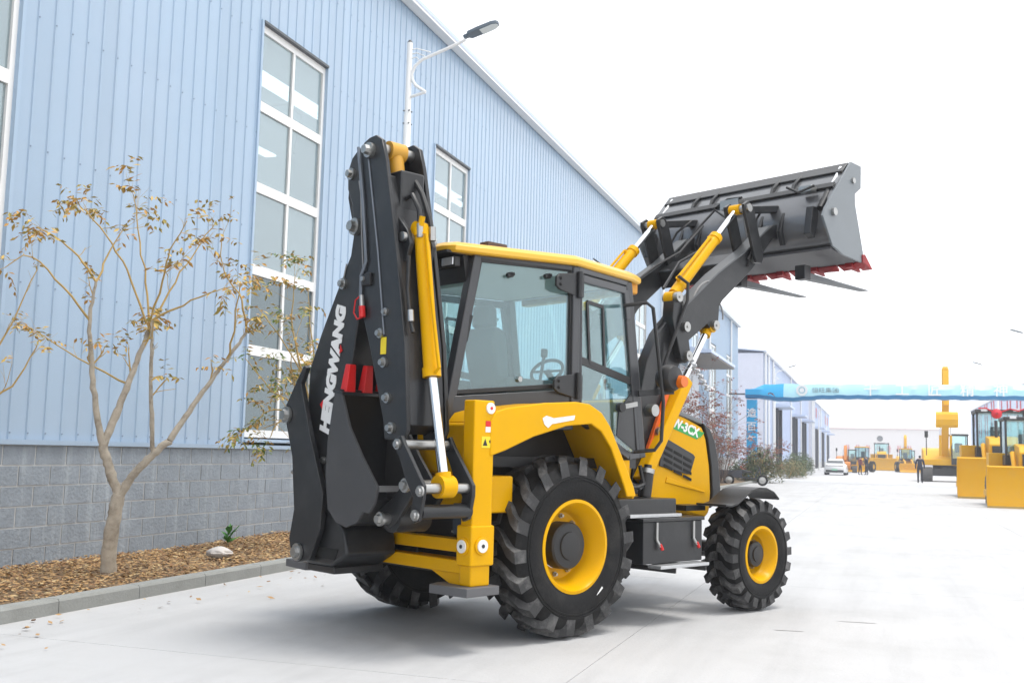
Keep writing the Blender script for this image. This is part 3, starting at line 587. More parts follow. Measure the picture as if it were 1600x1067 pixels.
# door (right) and its twin (left)
for s in (1, -1):
    D = [(.155, s*.905, 2.80), (.885, s*.765, 2.80), (.93, s*.76, 2.55), (1.10, s*.755, 1.40), (.93, s*.785, 1.385), (.24, s*.895, 1.66), (.165, s*.91, 1.80)]
    m = MB()
    for k in range(7): m.bar(D[k], D[(k+1) % 7], .05, .065)
    dr_ = part(m, 'door', CABG, cab, .008)
    m = MB(); m.poly(D, .008); part(m, 'door_glass', GLS, dr_)
    m = MB(); I = [(.28, s*.893, 2.62), (.52, s*.847, 2.61), (.56, s*.838, 2.10), (.33, s*.883, 2.13)]
    for k in range(4): m.bar(I[k], I[(k+1) % 4], .015, .028)
    m.bar((.20, s*.90, 2.14), (1.0, s*.76, 2.02), .02, .06); part(m, 'sliding_frame', BLK, dr_)
    m = MB(); m.poly([(1.0, s*.772, 1.95), (.78, s*.81, 1.75), (.75, s*.815, 1.55), (1.06, s*.765, 1.42)], .012); part(m, 'door_kick_panel', CHA, dr_)
    m = MB(); m.bar((.83, s*.83, 1.80), (1.02, s*.80, 1.83), .03, .04); part(m, 'door_handle', STL, dr_)
    m = MB(); m.cyl((.79, s*.80, 1.79), (.79, s*.85, 1.79), .04, n=14); part(m, 'door_lock', BLK, dr_)
    for z in (2.74, 1.93):
        m = MB(); m.prism([(-.13, z+.03), (-.13, z-.04), (-.09, z-.065), (.10, z-.10), (.19, z-.10), (.19, z+.09), (.10, z+.09), (-.09, z+.06)], 'v', *sorted((s*.92, s*.945))); hg = part(m, 'hinge', CHA, dr_, .006)
        m = MB(); m.cyl((.13, s*.955, z-.11), (.13, s*.955, z+.10), .024, n=12); part(m, 'hinge_pin', CHA, dr_)
        m = MB()
        for dz in (-.02, .03): bolt(m, (-.08, s*.945, z+dz-.005), (0, s, 0), .011, .012)
        part(m, 'hinge_bolt', BLK, dr_)
m = MB(); m.poly([(1.13, -.72, 1.40), (1.13, .72, 1.40), (.95, .72, 2.84), (.95, -.72, 2.84)], .008); part(m, 'windscreen', GLS, cab)
m = MB(); m.prism([(-.95, -.58), (.1, -.88), (1.12, -.72), (1.12, .72), (.1, .88), (-.95, .58)], 'z', 1.28, 1.36); part(m, 'floor', BLK, cab)
m = MB(); m.prism([(-.74, -.6), (.1, -.87), (.94, -.72), (.94, .72), (.1, .87), (-.74, .6)], 'z', 2.84, 2.86); part(m, 'headliner', LINER, cab)
RP = lambda k, z: [(x*k, y*k, z) for x, y in ((-.98, -.56), (-.93, -.66), (.08, -.97), (.95, -.81), (1.14, -.74), (1.14, .74), (.95, .81), (.08, .97), (-.93, .66), (-.98, .56))]
m = MB(); L = [RP(.985, 2.885), RP(1, 2.90), RP(1, 2.935), RP(.97, 2.965), RP(.80, 2.99)]
for ring in L: m.v += ring
for k in range(4):
    for i in range(10): m.f.append([k*10+i, k*10+(i+1) % 10, k*10+10+(i+1) % 10, k*10+10+i])
m.f += [list(range(10)), list(range(40, 50))]; roof = part(m, 'cab_roof', YEL_SHEEN, cab, .006, smooth=50)
m = MB(); m.prism([(-.985, 2.88), (-.985, 2.90), (-.75, 2.895), (-.75, 2.875)], 'v', -.62, .62); part(m, 'roof_underside', BLK, cab)
m = MB(); m.box(1.05, 1.15, -.70, .70, 2.80, 2.91); part(m, 'roof_visor', mat('visor_orange', (.7, .30, .01), .4), cab, .02)
m = MB(); m.box(-.55, -.35, .50, .60, 2.96, 3.03); m.cyl((.35, .62, 2.96), (.35, .62, 3.02), .03, n=10); part(m, 'roof_fittings', mat('roof_fitting', (.08, .05, .04), .6), cab)
# cab interior
m = MB(); m.prism([(-.04, 1.92), (.09, 1.90), (.04, 2.35), (.0, 2.42), (-.11, 2.44), (-.13, 2.3)], 'v', -.17, .22); m.prism([(-.0, 2.42), (-.02, 2.62), (-.10, 2.64), (-.11, 2.43)], 'v', -.10, .15); m.box(-.06, .50, -.24, .28, 1.78, 1.93); seat = part(m, 'seat', SEAT, cab, .04)
m = MB(); m.cyl((.2, 0, 1.36), (.2, 0, 1.80), .16, n=16); part(m, 'seat_base', BLK, cab)
m = MB(); m.prism([(.78, 1.36), (1.02, 1.36), (.94, 2.0), (.80, 2.03)], 'v', -.16, .16); part(m, 'steering_console', BLK, cab, .02)
m = MB(); m.tube([(.73+.06*math.cos(a)*.9, .19*math.sin(a), 2.12+.19*math.cos(a)*.55) for a in [k*math.pi/12 for k in range(25)]], .016, 8); m.bar((.73, -.18, 2.12), (.73, .18, 2.12), .02, .02); m.cyl((.73, 0, 2.12), (.86, 0, 2.0), .03, n=8); part(m, 'steering_wheel', BLK, cab)
m = MB()
for v in (-.35, .35): m.box(-.15, .45, v-.07, v+.07, 1.40, 2.0); m.cyl((.3, v, 2.0), (.34, v, 2.2), .015, n=8); m.cyl((.34, v, 2.2), (.345, v, 2.27), .03, n=10)
part(m, 'control_console', BLK, cab, .01)
# grab rail, mirror
for s in (1, -1):
    m = MB(); m.tube([(.84, s*.80, 2.66), (.93, s*.98, 2.68), (.99, s*1.0, 2.64), (1.14, s*1.0, 1.85), (1.13, s*.99, 1.52), (1.08, s*.96, 1.44), (1.0, s*.80, 1.42)], .016, 10); part(m, 'grab_rail', BLK, cab)
    m = MB(); m.bar((1.05, s*.80, 1.92), (1.30, s*.98, 1.95), .04, .05); mr_ = part(m, 'mirror_arm', CHA, cab)
    m = MB(); m.lathe((1.24, s*.98, 2.06), (0, 1, 0), [(.001, -.10), (.08, -.09), (.115, -.03), (.12, .03), (.10, .07), (.001, .09)], 20); part(m, 'mirror_housing', BLK, mr_)
    m = MB(); m.cyl((1.29, s*1.05, 2.03), (1.29, s*1.11, 2.03), .058, .05, n=16); part(m, 'turn_signal', ORG, mr_)

# ---- loader frame
for s in (1, -1):
    v0, v1 = sorted((s*.40, s*.52))
    m = MB(); m.prism([(1.30, 1.05), (1.40, 1.9), (1.50, 2.25), (1.66, 2.52), (1.80, 2.66), (1.92, 2.66), (2.0, 2.45), (1.98, 2.25), (1.80, 1.98), (1.42, 1.05)], 'v', v0, v1); part(m, 'loader_tower', CHA, bevel=.012)
    m = MB(); m.bar((1.50, s*.545, 1.45), (1.80, s*.545, 2.05), .03, .045); part(m, 'hose_sleeve', ORH)
    m = MB()
    for p in ((1.53, 1.80), (1.62, 1.60)): m.cyl((p[0], s*.52, p[1]), (p[0], s*.60, p[1]), .055, n=18)
    part(m, 'pivot_pin', STL)
    A = [(1.79, 2.90), (1.86, 2.93), (1.92, 2.78), (2.46, 3.17), (2.97, 3.48), (3.40, 3.80), (3.50, 3.84), (3.60, 3.82), (3.62, 3.74), (3.55, 3.69), (3.44, 3.68), (3.06, 3.30), (2.55, 2.92), (2.50, 2.86), (2.48, 2.66), (2.40, 2.60), (2.30, 2.66), (2.02, 2.48), (2.05, 2.33), (1.98, 2.26), (1.90, 2.30), (1.77, 2.66)]
    v0, v1 = sorted((s*.47, s*.60)); m = MB(); m.prism(A, 'v', v0, v1); arm = part(m, 'loader_arm', CHA, bevel=.01)
    m = MB(); m.ribbon([(1.95, 2.80), (2.46, 3.18), (2.97, 3.492), (3.36, 3.79)], 'v', v0-.012, v1+.012, .016); part(m, 'arm_flange', mat('flange_grey', (.09, .095, .10), .4), arm)
    m = MB()
    for p in ((1.83, 2.87), (1.95, 2.60), (1.985, 2.33), (2.41, 2.66), (3.07, 3.41), (3.56, 3.76)): m.cyl((p[0], s*.455, p[1]), (p[0], s*.635, p[1]), .048, n=16); m.cyl((p[0], s*.635, p[1]), (p[0], s*.645, p[1]), .012, n=8)
    part(m, 'pivot_pins', STL, arm)
    m = MB()
    for rr, a0, a1 in ((.33, 100, 155), (.17, -10, 45)): m.tube([(2.38+rr*math.cos(R(a)), s*.602, 2.76+rr*math.sin(R(a))) for a in range(a0, a1, 9)], .008, 6)
    part(m, 'weld_bead', mat('weld_grey', (.25, .25, .25), .5), arm)
    m = MB(); m.tube([(2.95, s*.618, 3.38), (3.10, s*.60, 3.55), (3.25, s*.52, 3.86), (3.45, s*.46, 4.02)], .013, 8); m.tube([(2.95, s*.618, 3.32), (3.2, s*.45, 3.60), (3.35, s*.30, 3.9), (3.5, s*.2, 4.1)], .013, 8); part(m, 'arm_flexible_hose', BLK, arm)
    # tilt cylinder
    a, b = Vector((1.83, s*.53, 2.87)), Vector((2.87, s*.53, 3.89)); d = b-a
    m = MB(); m.cyl(a+d*.04, a+d*.66, .056, n=20); m.cyl(a+d*.64, a+d*.68, .066, n=20); m.cyl(a-Vector((0, .05, 0)), a+Vector((0, .05, 0)), .06, n=16); m.tube([a+d*.14+Vector((-.07, s*.02, .06)), a+d*.36+Vector((-.06, s*.02, .055)), a+d*.60+Vector((-.055, s*.02, .05))], .014, 8); m.cyl(a+d*.14, a+d*.14+Vector((-.075, s*.02, .06)), .022, n=8); m.cyl(a+d*.60, a+d*.60+Vector((-.06, s*.02, .055)), .022, n=8); tc = part(m, 'tilt_cylinder', YEL)
    m = MB(); m.cyl(a+d*.66, a+d*.98, .03, n=14); part(m, 'piston_rod', CHR, tc)
    m = MB(); m.cyl(b-Vector((0, .06, 0)), b+Vector((0, .06, 0)), .055, n=14); part(m, 'rod_eye', YEL, tc)
    m = MB(); m.tube([a+d*.14+Vector((-.08, s*.03, .07)), a+d*.1+Vector((.02, s*.10, .04)), a+Vector((.12, s*.1, -.02)), a+Vector((.02, s*.08, -.25)), a+Vector((-.10, s*.02, -.6)), a+Vector((-.2, s*.0, -.9))], .016, 8); part(m, 'tilt_hose', BLK, tc)
    # bell-crank lever and bucket link
    for dv in (.42, .64):
        m = MB(); m.prism([(3.03, 3.36), (3.12, 3.36), (3.15, 3.44), (2.97, 3.92), (2.88, 3.97), (2.80, 3.92), (2.82, 3.85), (2.99, 3.42)], 'v', *sorted((s*dv, s*(dv+.035)))); part(m, 'tipping_lever', CHA, bevel=.006)
    m = MB(); m.bar((2.88, s*.53, 3.89), (3.73, s*.53, 4.05), .09, .075, up=(0, 0, 1)); part(m, 'bucket_link', CHA, bevel=.01)
    m = MB()
    for p in ((2.87, 3.89), (3.73, 4.05)): m.cyl((p[0], s*.41, p[1]), (p[0], s*.70, p[1]), .042, n=14)
    part(m, 'lever_pin', STL)
    # lift cylinder
    m = MB(); m.bar((1.995, s*.575, 2.11), (1.36, s*.575, 1.16), .13, .115); lc = part(m, 'lift_cylinder', YEL, bevel=.02)
    m = MB(); m.cyl((1.97, s*.565, 2.08), (2.40, s*.53, 2.63), .034, n=14); part(m, 'piston_rod', CHR, lc)
    m = MB(); m.cyl((2.36, s*.53, 2.56), (2.40, s*.53, 2.63), .05, n=12); m.cyl((2.40, s*.46, 2.64), (2.40, s*.60, 2.64), .05, n=12); part(m, 'rod_eye', YEL, lc)
    for k in range(3): m = MB(); m.tube([(1.92+.03*k, s*(.50+.02*k), 2.85), (1.72+.02*k, s*.46, 2.6), (1.58+.03*k, s*.45, 2.25), (1.55+.02*k, s*.5, 1.9)], .014, 8); part(m, 'arm_hose', BLK)
    m = MB(); m.tube([(2.0+.012*k+.025*math.cos(k*1.6), s*.60+.025*math.sin(k*1.6), 2.35-.012*k) for k in range(28)], .012, 6); part(m, 'coiled_hose', mat('hose_white', (.5, .52, .55), .5))
m = MB(); m.prism([(2.93, 3.18), (3.13, 3.33), (3.06, 3.50), (2.86, 3.36)], 'v', -.47, .47); part(m, 'arm_crossbeam', CHA, bevel=.015)
m = MB(); m.tube([(2.0, .3, 3.0), (2.5, .1, 3.35), (2.9, .1, 3.55)], .014, 8); m.tube([(2.05, -.3, 3.0), (2.5, -.2, 3.35), (2.9, -.2, 3.55), (3.3, -.2, 3.9)], .014, 8); part(m, 'loader_hoses', BLK)

# ---- loader bucket
BW = 1.2
SH = [(4.00, 4.47), (3.86, 4.36), (3.72, 4.22), (3.60, 4.06), (3.53, 3.90), (3.51, 3.76), (3.55, 3.63), (3.64, 3.56), (3.85, 3.53), (4.25, 3.47)]
m = MB(); m.ribbon(SH, 'v', -BW+.02, BW-.02, .02); lbk = part(m, 'loader_bucket', mat('bucket_gloss', (.16, .165, .175), .27, .55, var=.2, scale=3, coat=.4, dirt=(.07, .07, .07), dscale=3, damt=.5), smooth=50)
m = MB(); m.ribbon([(3.60, 3.535), (3.9, 3.50), (4.10, 3.47)], 'v', -BW+.03, BW-.03, .025); part(m, 'floor_wear_plate', mat('wear_plate_grey', (.065, .065, .07), .45), lbk)
EP = [(3.97, 4.50), (4.18, 4.49), (4.17, 4.25), (4.05, 4.17), (4.05, 4.06), (4.21, 3.55), (4.29, 3.45), (3.80, 3.485), (3.59, 3.55), (3.40, 3.83), (3.45, 3.92), (3.67, 4.17)]
for s in (1, -1):
    m = MB(); m.prism(EP, 'v', *sorted((s*BW, s*(BW-.025)))); part(m, 'end_plate', mat('bucket_sky_sheen', (.145, .165, .18), .36, var=.1, coat=.3), lbk, .005)  # end plates coloured paler to carry the sky's reflection
    m = MB(); m.cyl((3.60, s*(BW+.002), 3.90), (3.60, s*(BW+.03), 3.90), .04, n=14); m.cyl((4.0, s*(BW-.03), 4.30), (4.0, s*(BW+.02), 4.30), .03, n=12); part(m, 'end_pin', STL, lbk)
    m = MB(); m.prism([(3.36, 3.66), (3.45, 3.62), (3.54, 3.86), (3.50, 3.95), (3.42, 3.95)], 'v', *sorted((s*(BW-.20), s*(BW-.12)))); part(m, 'clam_bracket', CHA, lbk, .006)
    m = MB(); m.cyl((3.50, s*(BW-.09), 3.93), (3.72, s*(BW-.09), 4.2), .036, n=12); cc = part(m, 'clam_cylinder', CHA, lbk)
    m = MB(); m.cyl((3.72, s*(BW-.09), 4.2), (3.92, s*(BW-.09), 4.44), .022, n=12); part(m, 'piston_rod', CHR, cc)
m = MB(); m.prism([(3.86, 4.34), (4.0, 4.46), (3.97, 4.50), (3.83, 4.38)], 'v', -BW+.03, BW-.03); part(m, 'top_beam', CHA, lbk, .008)
m = MB(); m.prism([(3.66, 4.16), (3.71, 4.22), (3.69, 4.24), (3.64, 4.18)], 'v', -BW+.03, BW-.03); part(m, 'back_stiffener', CHA, lbk, .006)
for s in (1, -1):
    for dv in (.40, .66):
        m = MB(); m.prism([(3.50, 3.60), (3.56, 3.62), (3.60, 3.9), (3.68, 4.1), (3.80, 4.25), (3.93, 4.39), (3.88, 4.43), (3.73, 4.30), (3.66, 4.14), (3.52, 3.92), (3.44, 3.74)], 'v', *sorted((s*(dv-.02), s*(dv+.02)))); part(m, 'hinge_bracket', CHA, lbk, .006)
m = MB(); m.tube([(3.5, .2, 4.12), (3.46, 0, 3.98), (3.5, -.2, 4.12), (3.55, -.05, 4.22), (3.52, .15, 4.2)], .015, 8); m.tube([(3.46, .75, 4.2), (3.44, .9, 4.12), (3.5, 1.05, 4.18)], .014, 8); part(m, 'bucket_hoses', BLK, lbk)
m = MB(); m.box(3.50, 3.62, -.12, .12, 4.1, 4.2); m.box(3.52, 3.62, .85, 1.0, 4.14, 4.2); part(m, 'valve_block', STL, lbk)
nseg = 8; sgw = 2*BW/nseg
for k in range(nseg):
    v = -BW+k*sgw; m = MB(); m.add([(4.20, v+.01, 3.485), (4.20, v+sgw-.01, 3.485), (4.30, v+sgw-.03, 3.44), (4.25, v+sgw*.55, 3.435), (4.29, v+.03, 3.435), (4.20, v+.01, 3.455), (4.20, v+sgw-.01, 3.455), (4.30, v+sgw-.03, 3.415), (4.25, v+sgw*.55, 3.41), (4.29, v+.03, 3.41)], [[0, 1, 2, 3, 4], [9, 8, 7, 6, 5], [0, 5, 6, 1], [1, 6, 7, 2], [2, 7, 8, 3], [3, 8, 9, 4], [4, 9, 5, 0]]); part(m, 'cutting_edge', DRED, lbk, smooth=0)
for k in range(6):
    v = -BW+.15+k*(2*BW-.3)/5; m = MB(); m.add([(4.16, v-.04, 3.475), (4.16, v+.04, 3.475), (4.28, v+.04, 3.465), (4.28, v-.04, 3.465), (4.16, v-.04, 3.425), (4.16, v+.04, 3.425), (4.40, v+.02, 3.40), (4.40, v-.02, 3.40)], [[0, 1, 2, 3], [4, 5, 6, 7], [0, 1, 5, 4], [1, 2, 6, 5], [2, 3, 7, 6], [3, 0, 4, 7]]); part(m, 'bucket_tooth', DRED, lbk, .005)
for s in (1, -1): m = MB(); m.prism([(4.17, 3.54), (4.22, 3.55), (4.38, 3.41), (4.35, 3.405), (4.2, 3.455), (4.17, 3.455)], 'v', *sorted((s*(BW-.09), s*(BW+.015)))); part(m, 'corner_tooth', DRED, lbk, .006)
for v in (.80, .02):
    m = MB(); m.prism([(3.66, 3.26), (4.96, 3.285), (4.96, 3.295), (4.3, 3.31), (3.72, 3.33), (3.66, 3.33)], 'v', v-.05, v+.05); fk = part(m, 'pallet_fork', mat('fork_grey', (.12, .13, .14), .45), lbk, .005)
    m = MB(); m.box(3.62, 3.74, v-.06, v+.06, 3.25, 3.40); part(m, 'fork_heel', CHA, fk, .008)

# ---- rear sliding frame and stabilisers
for z0, z1, u0 in ((.68, .77, -1.03), (.54, .63, -1.07)):
    m = MB(); m.box(u0, -.90, -1.0, .99, z0, z1); part(m, 'frame_rail', YEL, bevel=.008)
m = MB(); m.prism([(.62, .545), (.98, .545), (.98, .40), (.90, .44)], 'u', -1.05, -.96); m.prism([(-.62, .545), (-.98, .545), (-.98, .40), (-.90, .44)], 'u', -1.05, -.96); part(m, 'rail_gusset', YEL)
m = MB(); m.box(-.90, -.80, -.96, .96, .50, 1.0); part(m, 'frame_plate', CHA)
for s in (1, -1):
    m = MB(); m.box(-1.08, -.89, *sorted((s*.98, s*1.10)), .80, 1.755); ps = part(m, 'stabiliser', YEL, bevel=.012)
    m = MB(); m.box(-1.095, -.875, *sorted((s*.955, s*1.115)), .60, .88); part(m, 'stabiliser_sleeve', YEL, ps, .014)
    m = MB(); m.box(-1.075, -.895, *sorted((s*.975, s*1.095)), .46, .62); part(m, 'stabiliser_leg', YEL, ps, .012)
    m = MB(); m.prism([(-1.20, s*.80), (-1.08, s*.74), (-.92, s*.76), (-.84, s*.9), (-.84, s*1.14), (-1.16, s*1.16)], 'z', .40, .462); part(m, 'stabiliser_pad', mat('pad_grey', (.10, .10, .105), .6), ps, .006)
    for p, ax in (((-1.0, s*1.115, .74), (0, s, 0)), ((-1.095, s*1.035, .735), (-1, 0, 0))):
        P = Vector(p); ax = Vector(ax); m = MB(); m.cyl(P, P+ax*.012, .062, n=20); part(m, 'boss', YEL, ps, .004)
        m = MB(); m.cyl(P+ax*.012, P+ax*.022, .045, n=18); pc = part(m, 'pin_cap', WHT, ps); m = MB(); m.cyl(P+ax*.022, P+ax*.026, .014, n=8); part(m, 'pin_hole', BLK, ps)
    m = MB(); m.cyl((-.935, s*1.10, 1.70), (-.935, s*1.112, 1.70), .04, n=18); part(m, 'pin_cap', WHT, ps)
    m = MB(); m.cyl((-.932, s*1.112, 1.70), (-.932, s*1.115, 1.70), .012, n=8); part(m, 'red_dot', RED, ps)
    m = MB(); m.box(-.975, -.905, *sorted((s*1.1005, s*1.103)), 1.57, 1.61); part(m, 'red_label', RED, ps, smooth=0)
    m = MB(); m.box(-.975, -.905, *sorted((s*1.1005, s*1.1025)), 1.53, 1.568); part(m, 'white_label', WHT, ps, smooth=0)
    m = MB(); m.box(-1.01, -.895, *sorted((s*1.1005, s*1.1025)), 1.42, 1.50); wn = part(m, 'warning_label', YST, ps, smooth=0)
    m = MB(); m.prism([(-1.0, 1.435), (-.955, 1.435), (-.9775, 1.485)], 'v', *sorted((s*1.103, s*1.1035))); m.box(-.94, -.905, *sorted((s*1.103, s*1.1035)), 1.455, 1.475); part(m, 'warning_mark', BLK, ps, smooth=0)
m = MB(); m.box(-1.0, -.88, .80, .93, .80, 1.02); jb = part(m, 'valve_box', mat('navy_box', (.03, .045, .065), .5), bevel=.006)
m = MB()
for a, b in ((.81, .82), (.92, .82), (.92, 1.0)): m.cyl((-1.0, a, b), (-1.012, a, b), .008, n=8)
part(m, 'box_screws', STL, jb)

# ---- backhoe, folded sideways behind the frame
UC = -1.35
kp = [(-.40, .58), (-.44, .70), (-.39, .92), (-.45, 1.32), (-.585, 1.64), (-.57, 1.72), (-.34, 2.02), (-.30, 2.0), (-.37, 1.88), (-.21, 1.48), (.0, 1.06), (-.02, .80), (-.14, .56), (-.30, .53)]
for u in (-1.585, -1.165):
    m = MB(); m.prism(kp, 'u', u, u+.045); part(m, 'kingpost_plate', CHA, bevel=.008)
m = MB(); m.prism([(-.40, .62), (-.38, 1.0), (-.10, 1.04), (.20, .80), (.24, .62), (.05, .52), (-.3, .52)], 'u', -1.52, -1.06); part(m, 'kingpost', CHA, bevel=.03)
m = MB(); m.box(-1.50, -1.05, -.30, .06, .47, .525); part(m, 'kingpost_base', CHA, bevel=.01)
m = MB(); m.prism([(-.30, .66), (.14, .66), (.10, .58), (-.24, .58)], 'u', -1.526, -1.521); part(m, 'kingpost_recess_shade', mat('recess_shade', (.006, .006, .006), .9))  # flat black sheet paints the shade of the casting's hollow
m = MB()
for v, z, u in ((-.53, 1.64, -1.59), (-.29, .61, -1.59)): bolt(m, (v and u, v, z), (-1, 0, 0), .045, .05)
part(m, 'kingpost_pins', STL)
m = MB(); m.cyl((-1.50, -.45, 1.20), (-1.50, -.53, 1.20), .03, n=12); m.cyl((-1.5, -.52, 1.2), (-1.5, -.56, 1.2), .02, n=8); part(m, 'grease_bolt', STL)
m = MB(); m.box(-1.52, -1.45, -.46, -.43, .80, .90); part(m, 'side_marker', ORG, bevel=.008)
bp_ = [(-.28, .80), (-.32, 1.30), (-.42, 1.70), (-.41, 2.0), (-.27, 2.27), (-.08, 2.58), (.085, 2.84), (.11, 2.98), (.08, 3.23), (.01, 3.36), (.0, 3.50), (.05, 3.60), (.14, 3.66), (.24, 3.67), (.36, 3.60), (.42, 3.3), (.40, 2.8), (.30, 2.56), (.255, 2.55), (.185, 2.15), (.12, 1.80), (.05, 1.3), (.02, .80)]
m = MB(); m.prism(bp_, 'u', -1.485, -1.215); boom = part(m, 'boom', CHA, bevel=.014)
m = MB(); m.tube([(-1.49, .17, 3.40), (-1.49, .20, 3.30), (-1.49, .23, 3.0), (-1.49, .27, 2.70)], .006, 6); m.tube([(-1.49, .05, 2.78), (-1.49, .0, 2.62)], .006, 6); part(m, 'weld_bead', mat('weld_grey', (.25, .25, .25), .5), boom)
m = MB()
for v, z, r_ in ((.155, 3.05, .045), (.07, 3.47, .032), (.02, 2.63, .03), (-.15, 1.30, .02)): bolt(m, (-1.485, v, z), (-1, 0, 0), r_, r_*1.6)
part(m, 'boom_pins', STL, boom)
m = MB(); m.tube([(-1.40, .10, 3.00), (-1.40, .0, 3.15), (-1.40, -.06, 3.32), (-1.40, -.05, 3.5), (-1.40, .02, 3.62), (-1.40, .14, 3.70), (-1.40, .26, 3.70)], .022, 10); m.tube([(-1.33, .10, 3.02), (-1.33, -.02, 3.2), (-1.33, -.07, 3.36), (-1.33, -.04, 3.54), (-1.33, .05, 3.66), (-1.33, .2, 3.72)], .022, 10); part(m, 'boom_hoses', BLK, boom)
d0, d1 = Vector((UC, .06, 2.98)), Vector((UC, -.36, 2.22)); dd = d1-d0
m = MB(); m.cyl(d0, d0+dd*.62, .028, n=12); part(m, 'boom_piston_rod', CHR)
m = MB(); m.cyl(d0+dd*.6, d1, .06, n=18); part(m, 'boom_cylinder', YEL)
tm = textmesh('lettering', 'HENGWANG', .162, WHT, .002, .012, .12, sx=1.0)
bx = Vector((0, .17, .985)).normalized(); pl = place('lettering', tm, boom, (-1.489, -(-.075), 1.98), (0, -bx.y, bx.z), (0, bx.z, bx.y), (-1, 0, 0))
for a, b in ((-.275, .075), (.165, -.055)):
    m = MB(); c = Vector((-1.4915, -.075, 1.98))+Vector((0, bx.y, bx.z))*a+Vector((0, -bx.z, bx.y))*b
    e1, e2 = Vector((0, bx.y, bx.z))*.035, Vector((0, -bx.z, bx.y))*.035*(1 if b > 0 else -1); m.poly([c-e1, c+e1, c+e1*-.2+e2*1.0], .003); part(m, 'red_accent', RED, boom, smooth=0)
# dipper (stick)
cp = [(.36, 3.685), (.44, 3.69), (.52, 3.64), (.575, 3.48), (.735, 2.81), (.80, 2.49), (.875, 2.12), (.935, 1.53), (.90, 1.46), (.68, 1.46), (.655, 1.60), (.46, 2.13), (.285, 2.54), (.33, 2.71), (.375, 2.90), (.335, 3.19), (.26, 3.58), (.29, 3.66)]
for u in (-1.545, -1.20):
    m = MB(); m.prism(cp, 'u', u, u+.035); dpp = part(m, 'dipper_plate', CHA, bevel=.007)
m = MB(); m.prism([(.36, 3.38), (.56, 3.38), (.725, 2.78), (.79, 2.48), (.865, 2.12), (.92, 1.56), (.70, 1.50), (.48, 2.13), (.31, 2.54), (.39, 2.9)], 'u', -1.509, -1.201); dip = part(m, 'dipper', CHA, bevel=.01)
m = MB(); m.tube([(-1.56, .245, 3.63), (-1.56, .33, 3.2), (-1.56, .40, 2.75), (-1.56, .345, 2.65), (-1.56, .35, 2.50)], .012, 8); m.tube([(-1.55, .36, 3.55), (-1.55, .53, 2.8), (-1.55, .63, 2.25), (-1.55, .64, 2.2)], .007, 6); part(m, 'dipper_pipe', mat('pipe_grey', (.15, .17, .2), .35, .3), dip)
m = MB()
for v, z, r_ in ((.39, 3.58, .04), (.60, 2.21, .025), (.655, 2.0, .026), (.71, 1.75, .026), (.77, 1.54, .028), (.385, 2.62, .022), (.65, 2.36, .02)): bolt(m, (-1.545, v, z), (-1, 0, 0), r_, r_*1.8)
part(m, 'dipper_bolts', STL, dip)
m = MB(); m.box(-1.548, -1.5455, .60, .665, 2.06, 2.18); part(m, 'yellow_sticker', YST, dip, smooth=0)
m = MB(); m.box(-1.57, -1.545, .37, .47, 2.57, 2.66); part(m, 'pipe_clamp', BLK, dip, .006)
m = MB(); m.tube([(-1.57, .36, 2.50), (-1.57, .30, 2.47), (-1.57, .285, 2.38), (-1.57, .33, 2.33), (-1.57, .40, 2.34)], .006, 6); m.cyl((-1.57, .385, 2.42), (-1.57, .395, 2.34), .024, n=10); part(m, 'red_dust_cap', RED, dip)
m = MB(); m.cyl((-1.57, .375, 2.50), (-1.57, .385, 2.42), .018, n=10); part(m, 'coupling', STL, dip)
m = MB(); m.cyl((-1.51, .42, 3.60), (-1.20, .42, 3.60), .045, n=16); part(m, 'top_pin', STL, dip)
m = MB(); m.cyl((-1.42, .42, 3.60), (-1.28, .42, 3.60), .075, n=18); m.cyl((UC, .42, 3.60), (UC, .46, 3.40), .06, n=16); part(m, 'dipper_rod_eye', mat('dull_yellow', (.55, .28, .02), .5), dip)
m = MB(); m.box(-1.44, -1.22, .47, .63, 3.12, 3.42); part(m, 'cylinder_cover', CHA, dip, .02)
m = MB(); m.prism([(.55, 3.15), (.66, 3.05), (.76, 2.95), (.80, 2.85), (.75, 2.72), (.72, 2.75)], 'u', -1.47, -1.43); m.prism([(.55, 3.15), (.66, 3.05), (.76, 2.95), (.80, 2.85), (.75, 2.72), (.72, 2.75)], 'u', -1.27, -1.23); part(m, 'cylinder_bracket', CHA, dip, .008)
m = MB(); m.cyl((-1.50, .735, 2.90), (-1.20, .735, 2.90), .035, n=14); part(m, 'bracket_pin', STL, dip)
m = MB(); m.tube([(-1.38, .56, 3.2), (-1.40, .72, 3.22), (-1.40, .80, 3.1), (-1.39, .81, 2.95)], .018, 8); m.tube([(-1.30, .58, 3.4), (-1.30, .70, 3.25), (-1.30, .80, 3.05), (-1.31, .85, 2.92)], .02, 8); m.tube([(-1.50, .83, 2.75), (-1.50, .83, 2.5), (-1.50, .87, 2.3), (-1.50, .91, 2.2)], .014, 8); part(m, 'dipper_hoses', BLK, dip)
m = MB(); m.cyl((-1.39, .805, 3.0), (-1.385, .805, 2.90), .026, n=10); m.cyl((-1.31, .845, 2.98), (-1.31, .85, 2.88), .026, n=10); m.cyl((-1.5, .87, 2.36), (-1.5, .88, 2.28), .022, n=10); part(m, 'hose_fittings', STL, dip)
c0, c1, c2 = Vector((UC, .77, 2.97)), Vector((UC, .945, 1.90)), Vector((UC, 1.115, 1.17))
m = MB(); m.cyl(c0, c1, .056, n=22); m.cyl(c1+(c0-c1)*.06, c1, .066, n=22); m.cyl(c0, c0+(c1-c0)*.05, .065, n=22); m.cyl(c0-Vector((.06, 0, 0)), c0+Vector((.06, 0, 0)), .05, n=14); bc = part(m, 'bucket_cylinder', YEL)
